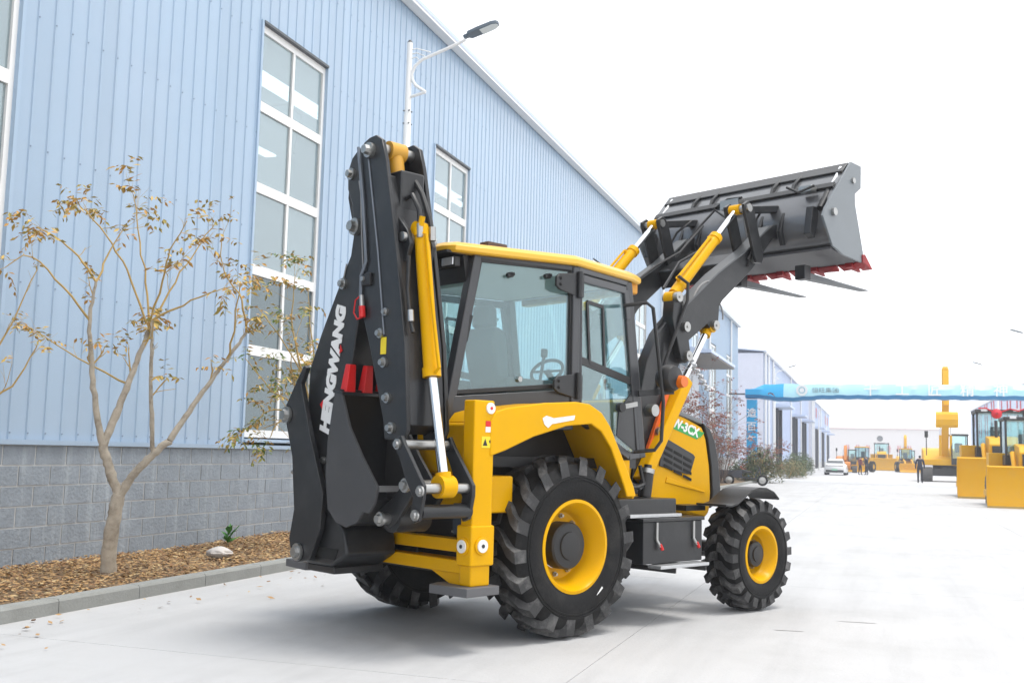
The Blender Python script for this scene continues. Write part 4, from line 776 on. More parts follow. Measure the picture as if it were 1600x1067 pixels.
m = MB(); m.tube([c0+Vector((-.02, .085, -.05)), c0+(c1-c0)*.5+Vector((-.02, .085, 0)), c1+Vector((-.02, .10, .06)), c1+Vector((-.02, .06, .03))], .013, 8); m.cyl(c0+Vector((-.04, .03, -.02)), c0+Vector((-.04, .06, .08)), .022, n=10); part(m, 'cylinder_pipe', YEL, bc)
m = MB(); m.cyl(c1, c2, .036, n=18); part(m, 'piston_rod', CHR, bc)
m = MB(); m.cyl(c2+(c1-c2)*.10, c2-(c1-c2)*.02, .055, n=16); m.cyl(c2-Vector((.06, 0, .02)), c2+Vector((.06, 0, -.02)), .078, n=20); part(m, 'rod_eye', YEL, bc)
# tipping links
lk = [(.86, 1.47), (.93, 1.49), (.97, 1.43), (1.19, 1.16), (1.19, 1.09), (1.15, .93), (1.09, .91), (1.06, .97), (1.08, 1.08), (.99, 1.20), (.92, 1.33), (.86, 1.40)]
for u in (-1.59, -1.16):
    m = MB(); m.prism(lk, 'u', u, u+.03); part(m, 'tipping_link', CHA, bevel=.006)
m = MB()
for v, z in ((.90, 1.43), (1.12, .965), (1.165, 1.125)): bolt(m, (-1.59, v, z), (-1, 0, 0), .026, .03)
part(m, 'link_bolts', STL)
m = MB(); m.cyl((-1.56, 1.12, .985), (-1.13, 1.12, .985), .048, n=16); part(m, 'link_tube', CHA)
m = MB(); m.cyl((-1.56, .90, 1.43), (-1.13, .90, 1.43), .035, n=14); m.cyl((-1.56, 1.13, 1.14), (-1.13, 1.13, 1.14), .035, n=14); part(m, 'link_pins', STL)
# digging bucket
bs = [(.155, 1.80), (.24, 1.79), (.35, 1.55), (.52, 1.34), (.72, 1.13), (.69, 1.02), (.63, .95), (.56, .955), (.49, .875), (.36, .835), (.23, .865), (.12, .955), (.075, 1.20), (.085, 1.44), (.125, 1.66)]
for u in (-1.62, -1.10):
    m = MB(); m.prism(bs, 'u', u, u+.025); bk = part(m, 'bucket_side', mat('bucket_charcoal', (.05, .05, .053), .45, var=.15, dirt=(.09, .09, .09), dscale=4), bevel=.004)
m = MB(); m.ribbon([(.20, 1.82), (.14, 1.66), (.10, 1.44), (.09, 1.20), (.135, .965), (.24, .885), (.36, .855), (.48, .89), (.56, .965), (.68, 1.05)], 'u', -1.60, -1.095, .022); dbk = part(m, 'digging_bucket', CHA, smooth=50)
m = MB(); m.prism([(.66, 1.14), (.73, 1.14), (.73, 1.10), (.66, 1.10)], 'u', -1.60, -1.09); part(m, 'bucket_lip', mat('lip_grey', (.14, .14, .14), .4), dbk)
m = MB(); m.prism([(.13, 1.82), (.25, 1.80), (.25, 1.775), (.13, 1.795)], 'u', -1.62, -1.08); part(m, 'tooth_bar', CHA, dbk, .004)
for k in range(4):
    u = -1.585+k*.155; m = MB(); m.add([(u+.01, .15, 1.80), (u+.095, .15, 1.80), (u+.095, .235, 1.80), (u+.01, .235, 1.80), (u+.025, .19, 2.01), (u+.085, .19, 2.01), (u+.085, .245, 2.005), (u+.025, .245, 2.005)], [[0, 1, 2, 3], [4, 5, 6, 7], [0, 1, 5, 4], [1, 2, 6, 5], [2, 3, 7, 6], [3, 0, 4, 7]]); part(m, 'bucket_tooth', RED, dbk, .008)
for u in (-1.50, -1.24):
    m = MB(); m.prism([(.62, .90), (.70, .84), (.80, .90), (1.02, 1.16), (.98, 1.22), (.90, 1.20), (.72, 1.05), (.55, .95)], 'u', u, u+.04); part(m, 'bucket_ear', CHA, dbk, .008)
m = MB()
for v, z in ((.97, 1.155), (.70, .915)): m.cyl((-1.56, v, z), (-1.18, v, z), .038, n=14); bolt(m, (-1.56, v, z), (-1, 0, 0), .034, .045)
part(m, 'ear_pins', STL, dbk)
m = MB(); m.lathe((UC, .72, .93), (1, 0, 0), [(.02, -.14), (.11, -.14), (.11, .14), (.02, .14)], 24); part(m, 'bucket_boss', CHA, dbk)
# ================================================================ TREES AND PLANTS
BARK = mat('pale_bark', (.44, .385, .31), .9, var=.3, scale=9, bump=1.0, bscale=16, dirt=(.11, .085, .06), dscale=5, damt=.85)
TWIG = mat('twig_bark', (.46, .31, .11), .85, var=.3, scale=12)
TLEAF = [mat('leaf_olive', (.32, .25, .06), .7, var=.35, scale=14, world=True), mat('leaf_rust', (.44, .24, .06), .75, var=.35, scale=14, world=True), mat('leaf_ochre', (.52, .35, .09), .7, var=.3, scale=14, world=True)]
GLEAF = [mat('leaf_green', (.10, .17, .03), .6, var=.35, scale=14, world=True), mat('leaf_yellowgreen', (.26, .26, .05), .6, var=.3, scale=14, world=True)]
def leaf(q, ids, c, d, n, L, W, k):
    d = d.normalized(); s = d.cross(n); s = (s if s.length > .01 else d.orthogonal()).normalized()*W; nn = s.cross(d).normalized()*W*.35
    q.add([c, c+d*L*.5+s+nn, c+d*L, c+d*L*.5-s+nn], [[0, 1, 2], [0, 2, 3]]); ids += [k, k]
def spray(q, ids, r, c, d, n_pairs, ll, mats_n, droop=.6):
    """pinnate spray: leaflets in pairs along a drooping rachis"""
    d = d.normalized(); p = c.copy()
    for i in range(n_pairs):
        d = (d+Vector((0, 0, -droop*.25))).normalized(); p = p+d*ll*.55; sd_ = d.cross(Vector((0, 0, 1)))
        sd_ = (sd_ if sd_.length > .05 else Vector((1, 0, 0))).normalized(); k = r.randrange(mats_n)
        for s in (-1, 1):
            if r.random() < .82: leaf(q, ids, p, sd_*s+d*.4+Vector((r.uniform(-.3, .3), r.uniform(-.3, .3), r.uniform(-1.2, .1))), Vector((r.uniform(-1, 1), r.uniform(-1, 1), 1)), ll*r.uniform(.7, 1.15), ll*r.uniform(.14, .22), k if r.random() < .7 else r.randrange(mats_n))
def grow(mb, q, ids, r, p, d, L, rad, depth, leaves, mats_n, ll=.07):
    pts = [p.copy()]; n = 4
    for i in range(n): d = (d+Vector((r.gauss(0, .10), r.gauss(0, .10), r.gauss(.04, .07)))).normalized(); p = p+d*L/n; pts.append(p.copy())
    mb.tube(pts, [rad*(1-.55*i/n) for i in range(n+1)], 5 if rad < .012 else 7)
    if depth > 0:
        for i in range(r.choice((2, 3))): grow(mb, q, ids, r, pts[r.randrange(1, n+1)], (d+Vector((r.gauss(0, .6), r.gauss(0, .6), r.gauss(.15, .35)))).normalized(), L*r.uniform(.5, .8), rad*.5, depth-1, leaves, mats_n, ll)
    if depth <= 1 and r.random() < leaves:
        for _ in range(r.choice((1, 2, 3))): spray(q, ids, r, p, (d+Vector((r.gauss(0, .7), r.gauss(0, .7), r.gauss(-.1, .4)))), r.choice((3, 4, 5)), ll, mats_n)
T1 = {
    'trunk': [(-7.165, 8.737, 0.03), (-7.137, 8.711, 0.394), (-7.086, 8.694, 0.709), (-7.048, 8.687, 0.885)],
    'l1': [(-7.049, 8.689, 0.867), (-7.116, 8.617, 1.116), (-7.165, 8.554, 1.346)],
    'l1a': [(-7.165, 8.554, 1.346), (-7.185, 8.444, 1.705), (-7.186, 8.336, 2.197), (-7.164, 8.25, 2.561), (-7.067, 8.191, 2.924)],
    'l1b': [(-7.165, 8.554, 1.346), (-7.11, 8.635, 1.651), (-7.02, 8.684, 1.972), (-6.954, 8.731, 2.231), (-6.875, 8.777, 2.545)],
    'r1': [(-7.049, 8.689, 0.867), (-6.916, 8.732, 1.089), (-6.755, 8.798, 1.282), (-6.622, 8.86, 1.424)],
    'r1a': [(-6.622, 8.86, 1.424), (-6.482, 8.998, 1.769), (-6.356, 9.119, 2.035), (-6.258, 9.232, 2.273), (-6.126, 9.354, 2.549)],
    'mid': [(-6.754, 8.797, 1.295), (-6.675, 8.604, 1.842), (-6.599, 8.471, 2.33), (-6.559, 8.405, 2.57)],
    'b1': [(-6.875, 8.777, 2.545), (-6.979, 8.587, 2.985), (-7.088, 8.404, 3.342), (-7.224, 8.222, 3.597), (-7.329, 8.175, 3.7)],
    'b2': [(-6.875, 8.777, 2.545), (-6.971, 8.798, 3.019), (-7.10, 8.793, 3.55), (-7.17, 8.77, 3.92)],
    'b3': [(-6.875, 8.777, 2.545), (-6.808, 8.969, 2.942), (-6.71, 9.172, 3.341), (-6.525, 9.299, 3.733)],
    'b4': [(-6.875, 8.777, 2.545), (-6.633, 8.601, 2.977), (-6.408, 8.434, 3.257), (-6.203, 8.37, 3.516)],
    'b5': [(-7.067, 8.191, 2.924), (-7.203, 8.065, 3.156), (-7.302, 7.909, 3.303), (-7.41, 7.757, 3.381)],
    'b6': [(-7.067, 8.191, 2.924), (-7.063, 8.322, 3.198), (-6.985, 8.425, 3.47)],
    'b7': [(-7.164, 8.25, 2.561), (-7.25, 7.978, 2.834), (-7.383, 7.692, 3.082), (-7.542, 7.544, 2.965)],
    'b8': [(-6.126, 9.354, 2.549), (-6.109, 9.219, 2.863), (-6.21, 9.052, 3.103), (-6.184, 8.915, 3.457)],
    'b10': [(-6.258, 9.232, 2.273), (-6.059, 9.048, 2.642), (-5.95, 8.938, 3.012)],
    'b11': [(-6.559, 8.405, 2.57), (-6.104, 8.383, 2.743), (-5.758, 8.384, 2.856)],
    'b12': [(-7.02, 8.684, 1.972), (-7.642, 8.654, 2.228), (-8.083, 8.58, 2.487)],
}
T1R = {'trunk': (.078, .060), 'l1': (.047, .042), 'l1a': (.036, .012), 'l1b': (.041, .020), 'r1': (.042, .033), 'r1a': (.031, .014), 'mid': (.022, .013)}
def smooth_path(pts, r, jit=.012, sub=4):
    P = [Vector(p) for p in pts]; out = []
    for i in range(len(P)-1):
        p0, p1, p2, p3 = P[max(i-1, 0)], P[i], P[i+1], P[min(i+2, len(P)-1)]
        for k in range(sub):
            t = k/sub; out.append(.5*((2*p1)+(p2-p0)*t+(2*p0-5*p1+4*p2-p3)*t*t+(3*p1-p0-3*p2+p3)*t**3)+Vector((r.gauss(0, jit), r.gauss(0, jit), r.gauss(0, jit)))*(1 if k or i else 0))
    return out+[P[-1]]
def measured_tree(name, label, limbs, radii, seed, twigs, leaves, mats, ll=.07, dflt=(.016, .005), tl=(.16, .36)):
    r = random.Random(seed); b0 = Vector(limbs['trunk'][0]); t = thing(name, label, 'tree', tuple(b0)); tm_, bm_, q, ids = MB(False), MB(False), MB(False), []
    for k, pts in limbs.items():
        a, b = radii.get(k, dflt); P = smooth_path([Vector(p)-b0 for p in pts], r, .0035 if k in radii else .008, 7 if k in radii else 4)
        n = len(P); rs = [a+(b-a)*i/(n-1) for i in range(n)]
        if k == 'trunk': rs[0] *= 1.12
        rs = [x*(1+r.uniform(-.05, .06)+(.13 if k in radii and k != 'trunk' and r.random() < .12 else 0)) for x in rs]
        (tm_ if k in radii else bm_).tube(P, rs, 12 if a > .04 else 8)
        if k not in radii or k in ('l1a', 'mid', 'r1a', 'l1b'):
            for i in range(twigs):
                j = r.randrange(max(1, int(n*.35)), n); d = (P[j]-P[j-1]).normalized()
                grow(bm_, q, ids, r, P[j], (d+Vector((r.gauss(0, .55), r.gauss(0, .55), r.gauss(.2, .35)))).normalized(), r.uniform(*tl), max(.003, rs[j]*.45), 1, leaves, len(mats), ll)
            d = (P[-1]-P[-2]).normalized()
            for i in range(2): spray(q, ids, r, P[-1], d+Vector((r.gauss(0, .6), r.gauss(0, .6), r.gauss(0, .4))), 5, ll, len(mats))
    tr = tm_.obj('trunk', BARK, t, smooth=60); bm_.obj('branches', TWIG, t, smooth=60, kind='stuff'); o = leafobj('leaves', q, ids, mats, t, 'stuff'); return t
measured_tree('bare_tree', 'young forked tree with sparse brown leaves in the bed beside the block wall', T1, T1R, 3, 3, .5, TLEAF, .085, (.012, .004), (.10, .26))
T2 = {'trunk': [(-6.75, 12.6, .03), (-6.8, 12.5, .9), (-6.9, 12.3, 1.5)], 'a': [(-6.9, 12.3, 1.5), (-6.95, 12.0, 2.2), (-7.15, 11.8, 2.7), (-7.45, 11.6, 3.15)], 'b': [(-6.9, 12.3, 1.5), (-6.85, 12.05, 2.4), (-6.85, 11.8, 3.4)], 'c': [(-6.9, 12.3, 1.5), (-7.05, 12.0, 1.9), (-7.3, 11.8, 2.1), (-7.6, 11.6, 2.5)], 'd': [(-6.95, 12.0, 2.2), (-7.1, 11.9, 2.9), (-7.05, 11.8, 3.5)], 'e': [(-6.9, 12.3, 1.5), (-7.1, 12.0, 2.2), (-7.1, 11.9, 2.6)], 'f': [(-6.9, 12.3, 1.5), (-7.1, 12.0, 1.78), (-7.35, 11.85, 1.85), (-7.55, 11.75, 1.62)], 'g': [(-7.1, 12.0, 1.78), (-7.25, 11.9, 1.7), (-7.3, 11.8, 1.5)]}
measured_tree('bare_tree', 'small twiggy tree with ochre leaves in front of the tall window, behind the boom', T2, {'trunk': (.055, .04)}, 8, 4, .75, TLEAF+GLEAF, .09, (.016, .004))
T3 = {'trunk': [(-7.95, 7.35, .03), (-7.9, 7.35, .8), (-7.85, 7.38, 1.4)], 'a': [(-7.85, 7.38, 1.4), (-7.62, 7.45, 2.0), (-7.45, 7.52, 2.35), (-7.22, 7.6, 2.95)], 'b': [(-7.85, 7.38, 1.4), (-7.6, 7.5, 1.7), (-7.35, 7.6, 1.95), (-7.2, 7.65, 2.3)], 'c': [(-7.85, 7.38, 1.4), (-7.9, 7.2, 2.2), (-7.8, 7.2, 3.0)]}
measured_tree('bare_tree', 'bare young tree whose thin branches reach in at the left picture edge', T3, {'trunk': (.055, .04)}, 21, 2, .12, TLEAF, .06, (.015, .004))
def shrub(name, label, loc, n, h, sp, seed, leaves, mats, ll, group=None, cat='shrub'):
    r = random.Random(seed); t = thing(name, label, cat, loc, 0, group); b, q, ids = MB(False), MB(False), []
    for i in range(n):
        a = r.uniform(0, 6.28); grow(b, q, ids, r, Vector((.1*math.cos(a), .1*math.sin(a), 0)), Vector((math.cos(a)*sp, math.sin(a)*sp, 1)), h*r.uniform(.45, .75), .012*h**.5, 2, leaves, len(mats), ll)
    b.obj('stems', TWIG if mats is not RBUD else mat('grey_stem', (.17, .13, .11), .9), t, smooth=60, kind='stuff'); leafobj('leaves', q, ids, mats, t, 'stuff'); return t
RBUD = [mat('bud_red', (.26, .07, .05), .8, var=.3, scale=8, world=True), mat('bud_brown', (.22, .11, .07), .8, var=.3, scale=8, world=True)]
for i, (x, y, h, lb_) in enumerate(((-7.3, 43, 3.6, 'reddish bare shrub nearest the hood, left of the gantry pillar'), (-7.4, 49, 4.4, 'tall reddish bare shrub against the hall below the canopy'), (-7.2, 53, 2.9, 'reddish bare shrub standing behind the dark tricycle'), (-6.1, 62, 2.1, 'reddish bare shrub just in front of the gantry pillar'))):
    shrub('bare_shrub', lb_, (x, y, .05), 16, h, .42, 40+i, .8, RBUD, .16, 'bare reddish shrubs by the gantry')
def bush(label, loc, rx, ry, rz_, n, seed, mats):
    r = random.Random(seed); t = thing('green_bush', label, 'bush', loc, 0, 'green bushes along the left hall'); q, ids, b = MB(False), [], MB(False)
    for i in range(n):
        a, c = r.uniform(0, 6.28), r.random()**.5; zz = abs(r.gauss(.55, .3)); lump = 1+.22*math.sin(a*3+seed)
        p = Vector((rx*c*math.cos(a)*lump, ry*c*math.sin(a)*lump, rz_*min(1, zz)*(1.05-.45*c*c)))
        leaf(q, ids, p, Vector((r.gauss(0, 1), r.gauss(0, 1), r.gauss(.3, .8))), Vector((0, 0, 1)), r.uniform(.09, .2), .045, r.randrange(len(mats)))
    for i in range(8): a = r.uniform(0, 6.28); b.tube([(0, 0, 0), (rx*.4*math.cos(a), ry*.4*math.sin(a), rz_*.7)], .015, 5)
    b.obj('stems', TWIG, t, kind='stuff'); leafobj('leaves', q, ids, mats, t, 'stuff')
BL = [mat('bush_dark', (.045, .075, .03), .7, var=.3, scale=5, world=True), mat('bush_mid', (.085, .12, .04), .7, var=.3, scale=5, world=True), mat('bush_tan', (.22, .18, .08), .8, var=.3, scale=5, world=True)]
bush('tallest green bush, just right of the gantry pillar and the dark tricycle', (-6.0, 60.5, 0), 1.0, 1.6, 1.9, 2600, 1, BL)
bush('dark green bush under the gantry pillar', (-7.2, 63, 0), .9, 1.5, 1.2, 1600, 2, BL[:2])
bush('pale dry bush right of the white lamp pole', (-5.7, 77, 0), 1.1, 2.5, 1.25, 1800, 3, [BL[2], BL[1], BL[2]])
bush('dark clipped bush in front of the far hall doors', (-5.9, 85, 0), 1.0, 3.0, 1.7, 2200, 4, BL[:2])
bush('farthest green bush just left of the white car', (-5.9, 95, 0), 1.0, 3.5, 1.8, 2200, 5, BL[:2])
wd = thing('weed', 'small green weed growing at the foot of the block wall', 'plant', (-8.05, 12.1, .09)); r_ = random.Random(4); q, ids = MB(False), []
for i in range(16): a = r_.uniform(0, 6.28); leaf(q, ids, Vector((0, 0, r_.uniform(.0, .2))), Vector((math.cos(a), math.sin(a), r_.uniform(.2, 1.4))), Vector((0, 0, 1)), r_.uniform(.1, .22), .035, 0)
leafobj('leaves', q, ids, [mat('weed_green', (.05, .2, .03), .6)], wd)
m = MB(False); m.tube([(0, 0, -.02), (.02, .03, .12), (.1, .1, .25)], .006, 5); m.obj('stem', mat('weed_green', (.05, .2, .03), .6), wd)
m = MB(False); r_ = random.Random(2); rings = []
for i in range(9):
    f = i/8; rr = .11*math.sin(math.pi*min(.97, max(.06, f)))**.7
    for k in range(14): a = k*2*math.pi/14; j = 1+.22*math.sin(k*3.1+i*1.7)+r_.uniform(-.1, .1); m.v.append((1.35*rr*j*math.cos(a), rr*j*math.sin(a), .15*f))
for i in range(8):
    for k in range(14): m.f.append([i*14+k, i*14+(k+1) % 14, i*14+14+(k+1) % 14, i*14+14+k])
m.f += [list(range(14)), list(range(112, 126))]; o = m.obj('plastic_bag', mat('pale_plastic', (.60, .56, .53), .4, var=.1), smooth=60); o.location = (-7.12, 10.56, .085); tag(o, 'crumpled pale plastic bag lying on the leaf litter', 'bag')

# ================================================================ OTHER VEHICLES
GREY = mat('track_grey', (.10, .095, .09), .7, var=.3, scale=6); DKM = mat('dark_machine', (.03, .032, .035), .5, var=.2)
def track(mb, v0, v1, u0, u1, h):
    r = h/2; pts = [(u1-r+r*math.cos(R(a)), r+r*math.sin(R(a))) for a in range(-90, 91, 15)]+[(u0+r+r*math.cos(R(a)), r+r*math.sin(R(a))) for a in range(90, 271, 15)]
    mb.prism(pts, 'v', v0, v1)
    L = u1-u0-h; n = int(L/.18)
    for i in range(n):
        for z in (-.0, h): mb.box(u0+r+i*.18, u0+r+i*.18+.05, v0-.01, v1+.01, z-.025 if z else z+.0, z+.025 if z else .02)
    for a in range(-80, 81, 20):
        for c, s in ((u1-r, 1), (u0+r, -1)): mb.bar((c+s*r*math.cos(R(a)), v0-.01, r+r*math.sin(R(a))), (c+s*r*math.cos(R(a)), v1+.01, r+r*math.sin(R(a))), .05, .05, up=(s*math.cos(R(a)), 0, math.sin(R(a))))
def cabin(parent, u0, u1, v0, v1, z0, z1, roofm=DKM):
    m = MB(); p = .07
    for u in (u0, u1):
        for v in (v0, v1): m.bar((u, v, z0), (u, v, z1), p, p, up=(1, 0, 0))
    m.box(u0, u1, v0, v1, z0, z0+(z1-z0)*.22); c = m.obj('cab', DKM, parent, .01)
    m = MB(); m.box(u0-.08, u1+.1, v0-.07, v1+.07, z1-.02, z1+.1); m.obj('roof', roofm, c, .03)
    g0 = z0+(z1-z0)*.22
    for a, b, c_, d in ((u0, u0+.01, v0+.05, v1-.05), (u1-.01, u1, v0+.05, v1-.05), (u0+.05, u1-.05, v0, v0+.01), (u0+.05, u1-.05, v1-.01, v1)): m = MB(); m.box(a, b, c_, d, g0, z1-.02); m.obj('window', GLS, c, smooth=0)
    m = MB(); m.box(u0+.25, u0+.4, (v0+v1)/2-.22, (v0+v1)/2+.22, g0-.1, z1-.45); m.obj('seat', SEAT, c, .04)
    return c
def bulldozer(label, x, y, heading, s=1, ribbon=False):
    t = thing('bulldozer', label, 'bulldozer', (x, y, 0), R(90-heading), 'yellow bulldozers in the yard'); t.scale = (s, s, s)
    m = MB(); m.ribbon([(2.36, .0), (2.22, .12), (2.12, .35), (2.10, .65), (2.16, .95), (2.30, 1.22), (2.40, 1.30)], 'v', -1.5, 1.5, .05); bl = m.obj('blade', YEL2, t, smooth=60)
    for sd_ in (-1, 1): m = MB(); m.prism([(2.34, .0), (2.10, .12), (2.04, .4), (2.04, .8), (2.12, 1.15), (2.36, 1.33), (2.42, 1.30), (2.2, .9), (2.16, .4), (2.38, .02)], 'v', *sorted((sd_*1.5, sd_*1.46))); m.obj('blade_end', YEL2, bl)
    m = MB(); m.box(2.28, 2.40, -1.5, 1.5, -.0, .06); m.obj('blade_edge', mat('edge_tan', (.45, .30, .08), .5), bl)
    for sd_ in (-1, 1):
        m = MB(); track(m, *sorted((sd_*.70, sd_*1.20)), -1.75, 1.55, .92); m.obj('track', GREY, t)
        m = MB(); m.bar((-.3, sd_*1.3, .42), (2.1, sd_*1.3, .35), .14, .2); m.obj('push_arm', YEL2, t, .01)
        m = MB(); m.cyl((1.0, sd_*.60, 1.75), (1.6, sd_*.60, 1.15), .075, n=12); lc_ = m.obj('lift_cylinder', YEL2, t); m = MB(); m.cyl((1.6, sd_*.6, 1.15), (2.05, sd_*.6, .72), .04, n=10); m.obj('piston_rod', CHR, lc_)
        m = MB(); m.box(-.9, .5, *sorted((sd_*.70, sd_*1.22)), .98, 1.10); m.box(-1.6, -.7, *sorted((sd_*.55, sd_*1.15)), 1.1, 1.75); m.obj('side_tank', YEL2, t, .02)
    m = MB(); m.prism([(.45, .8), (1.75, .8), (1.8, 1.75), (1.6, 1.95), (.45, 2.05)], 'v', -.48, .48); hd_ = m.obj('hood', YEL2, t, .03)
    m = MB(); m.box(1.79, 1.83, -.40, .40, .9, 1.7); m.obj('radiator_grille', DKM, hd_)
    m = MB(); m.cyl((1.1, .2, 2.0), (1.1, .2, 2.55), .05, n=10); m.obj('exhaust', DKM, hd_)
    m = MB(); m.box(-1.9, .6, -.6, .6, .5, 1.35); m.obj('body', YEL2, t, .03)
    cabin(t, -1.0, .42, -.72, .72, 1.35, 2.85)
    m = MB()
    for sd_ in (-.5, .5): m.box(.45, .53, sd_-.1, sd_+.1, 2.88, 2.98)
    m.obj('headlamps', LAMPG, t)
    if ribbon:
        m = MB(); m.ribbon([(-.75, 2.98), (-.55, 2.90), (-.3, 2.97), (-.05, 2.88), (.2, 2.85), (.45, 2.99), (.68, 2.98)], 'u', .50, .56, .04); m.lathe((.56, .12, 2.80), (1, 0, 0), [(.01, -.06), (.13, -.05), (.17, 0), (.12, .08), (.03, .12)], 14); m.obj('red_ribbon', mat('red_cloth', (.60, .01, .03), .6), t)
    return t
bulldozer('yellow bulldozer nearest the right picture edge, its blade lowest in the picture', 4.85, 39.1, 180)
bulldozer('large yellow bulldozer with a red ribbon on its cab behind the nearest blade', 4.9, 48.2, 180, 1.22, True)
bulldozer('tiny far yellow bulldozer in the middle of the street end', .9, 158, 180, 1.3)
def excavator(label, x, y, heading, s, pose, paint=YEL2):
    t = thing('excavator', label, 'excavator', (x, y, 0), R(90-heading), 'excavators in the yard'); t.scale = (s, s, s)
    for sd_ in (-1, 1): m = MB(); track(m, *sorted((sd_*.80, sd_*1.35)), -1.9, 1.9, .85); m.obj('track', GREY, t)
    m = MB(); m.box(-.9, .9, -.85, .85, .35, .8); m.cyl((0, 0, .8), (0, 0, 1.0), .7, n=20); m.obj('undercarriage', DKM, t)
    m = MB(); m.prism([(-2.3, 1.0), (1.2, 1.0), (1.2, 1.35), (.2, 1.9), (-2.2, 2.1), (-2.4, 1.7)], 'v', -1.25, 1.25); m.obj('house', paint, t, .05)
    cabin(t, -.1, 1.35, -1.25, -.35, 1.05, 2.85)
    m = MB(); m.tube([(1.25, 1.1, 1.6), (1.25, 1.1, 3.0)], .03, 6); m.box(1.2, 1.3, 1.0, 1.2, 2.7, 3.1); m.obj('mirror', BLK, t)
    B = [(u, z) for u, z in pose['boom']]; m = MB(); m.ribbon(B, 'v', -.20, .20, .46); bo_ = m.obj('boom', paint, t, .02)
    m = MB(); m.ribbon(pose['stick'], 'v', -.16, .16, .36); st_ = m.obj('stick', paint, t, .02)
    (a, b), (c, d) = pose['bcyl']; m = MB(); m.cyl((a, .3, b), ((a+c)/2, .3, (b+d)/2), .08, n=10); m.cyl((a, -.3, b), ((a+c)/2, -.3, (b+d)/2), .08, n=10); m.obj('boom_cylinder', paint, bo_)
    m = MB(); m.cyl(((a+c)/2, .3, (b+d)/2), (c, .3, d), .045, n=8); m.cyl(((a+c)/2, -.3, (b+d)/2), (c, -.3, d), .045, n=8); m.obj('piston_rod', CHR, bo_)
    u, z = pose['bucket']; m = MB(); m.ribbon([(u+.1, z+.45), (u+.38, z+.3), (u+.48, z), (u+.35, z-.32), (u+.0, z-.45), (u-.35, z-.35)], 'v', -.62, .62, .06)
    for sd_ in (-1, 1): m.prism([(u+.1, z+.45), (u+.38, z+.3), (u+.48, z), (u+.35, z-.32), (u, z-.45), (u-.35, z-.35)], 'v', *sorted((sd_*.62, sd_*.58)))
    m.obj('bucket', paint, st_, .01); return t
excavator('yellow excavator with its arm raised high above the gantry banner', 4.75, 82.5, 180, 1.15, dict(boom=[(.5, 1.5), (1.2, 3.2), (1.7, 4.4), (2.0, 5.6), (2.1, 6.9)], stick=[(2.05, 6.95), (2.4, 6.2), (2.7, 4.6)], bcyl=((1.2, 1.6), (1.65, 4.1)), bucket=(2.85, 3.75)))
excavator('small orange excavator just behind the white car', -3.0, 122, 180, .85, dict(boom=[(.5, 1.4), (.9, 2.6), (1.5, 3.3)], stick=[(1.5, 3.3), (2.3, 2.5), (2.7, 1.5)], bcyl=((1.1, 1.4), (1.3, 2.9)), bucket=(2.8, .9)), mat('orange_machine', (.6, .2, .02), .5))
excavator('distant small excavator whose yellow arm points straight up', 4.2, 165, 180, 1.0, dict(boom=[(.5, 1.5), (.9, 3.0), (1.1, 5.0)], stick=[(1.1, 5.0), (1.8, 4.6), (2.2, 3.4)], bcyl=((1.2, 1.6), (1.2, 3.6)), bucket=(2.3, 2.7)))
def wheel_loader(label, x, y, heading, s=1):
    t = thing('wheel_loader', label, 'wheel loader', (x, y, 0), R(90-heading), 'distant wheel loaders'); t.scale = (s, s, s)
    for u in (-1.0, 1.3):
        for v in (-.8, .8):
            m = MB(); m.lathe((u, v, .65), (0, 1, 0), [(.3, -.22), (.6, -.25), (.65, -.15), (.65, .15), (.6, .25), (.3, .22)], 24, True); w_ = m.obj('wheel', RUB, t); m = MB(); m.lathe((u, v, .65), (0, 1, 0), [(.01, -.15), (.3, -.2), (.3, .2), (.01, .15)], 16); m.obj('rim', YEL2, w_)
    m = MB(); m.prism([(-2.0, .7), (.2, .6), (.2, 1.5), (-.5, 1.75), (-2.0, 1.6)], 'v', -.6, .6); m.obj('body', YEL2, t, .04)
    m = MB(); m.box(.2, 1.7, -.5, .5, .6, 1.1); m.obj('front_frame', YEL2, t, .03); cabin(t, -.55, .55, -.6, .6, 1.4, 2.85, YEL2)
    for v in (-.45, .45): m = MB(); m.ribbon([(.9, 1.5), (1.7, 1.3), (2.4, .5)], 'v', v-.07, v+.07, .25); m.obj('lift_arm', YEL2, t)
    m = MB(); m.ribbon([(2.5, 1.1), (2.35, .8), (2.4, .3), (2.6, .1), (3.2, .05)], 'v', -1.2, 1.2, .06); m.obj('bucket', YEL2, t); return t
wheel_loader('far yellow wheel loader directly behind the two distant people', -1.4, 131, 200)
wheel_loader('far yellow wheel loader between the distant bulldozer and the navy jacketed person', 3.6, 140, 170)

# white car
CARW = mat('car_white', (.76, .77, .78), .25, var=.02, coat=.6)
ct = thing('car', 'white saloon car parked beside the bushes, seen from behind', 'car', (-3.3, 100.5, 0), R(90-2))
def loft(mb, secs):
    n = len(secs[0]); b = len(mb.v)
    for s_ in secs: mb.v += s_
    for i in range(len(secs)-1):
        for k in range(n): mb.f.append([b+i*n+k, b+i*n+(k+1) % n, b+(i+1)*n+(k+1) % n, b+(i+1)*n+k])
    mb.f += [[b+k for k in range(n)], [b+(len(secs)-1)*n+k for k in range(n)]]
def csec(u, w_, z0, z1, tum=.06): return [(u, -w_, z0+.08), (u, -w_+.05, z0), (u, w_-.05, z0), (u, w_, z0+.08), (u, w_, (z0+z1)/2), (u, w_-tum, z1-.06), (u, w_-tum-.1, z1), (u, -w_+tum+.1, z1), (u, -w_+tum, z1-.06), (u, -w_, (z0+z1)/2)]
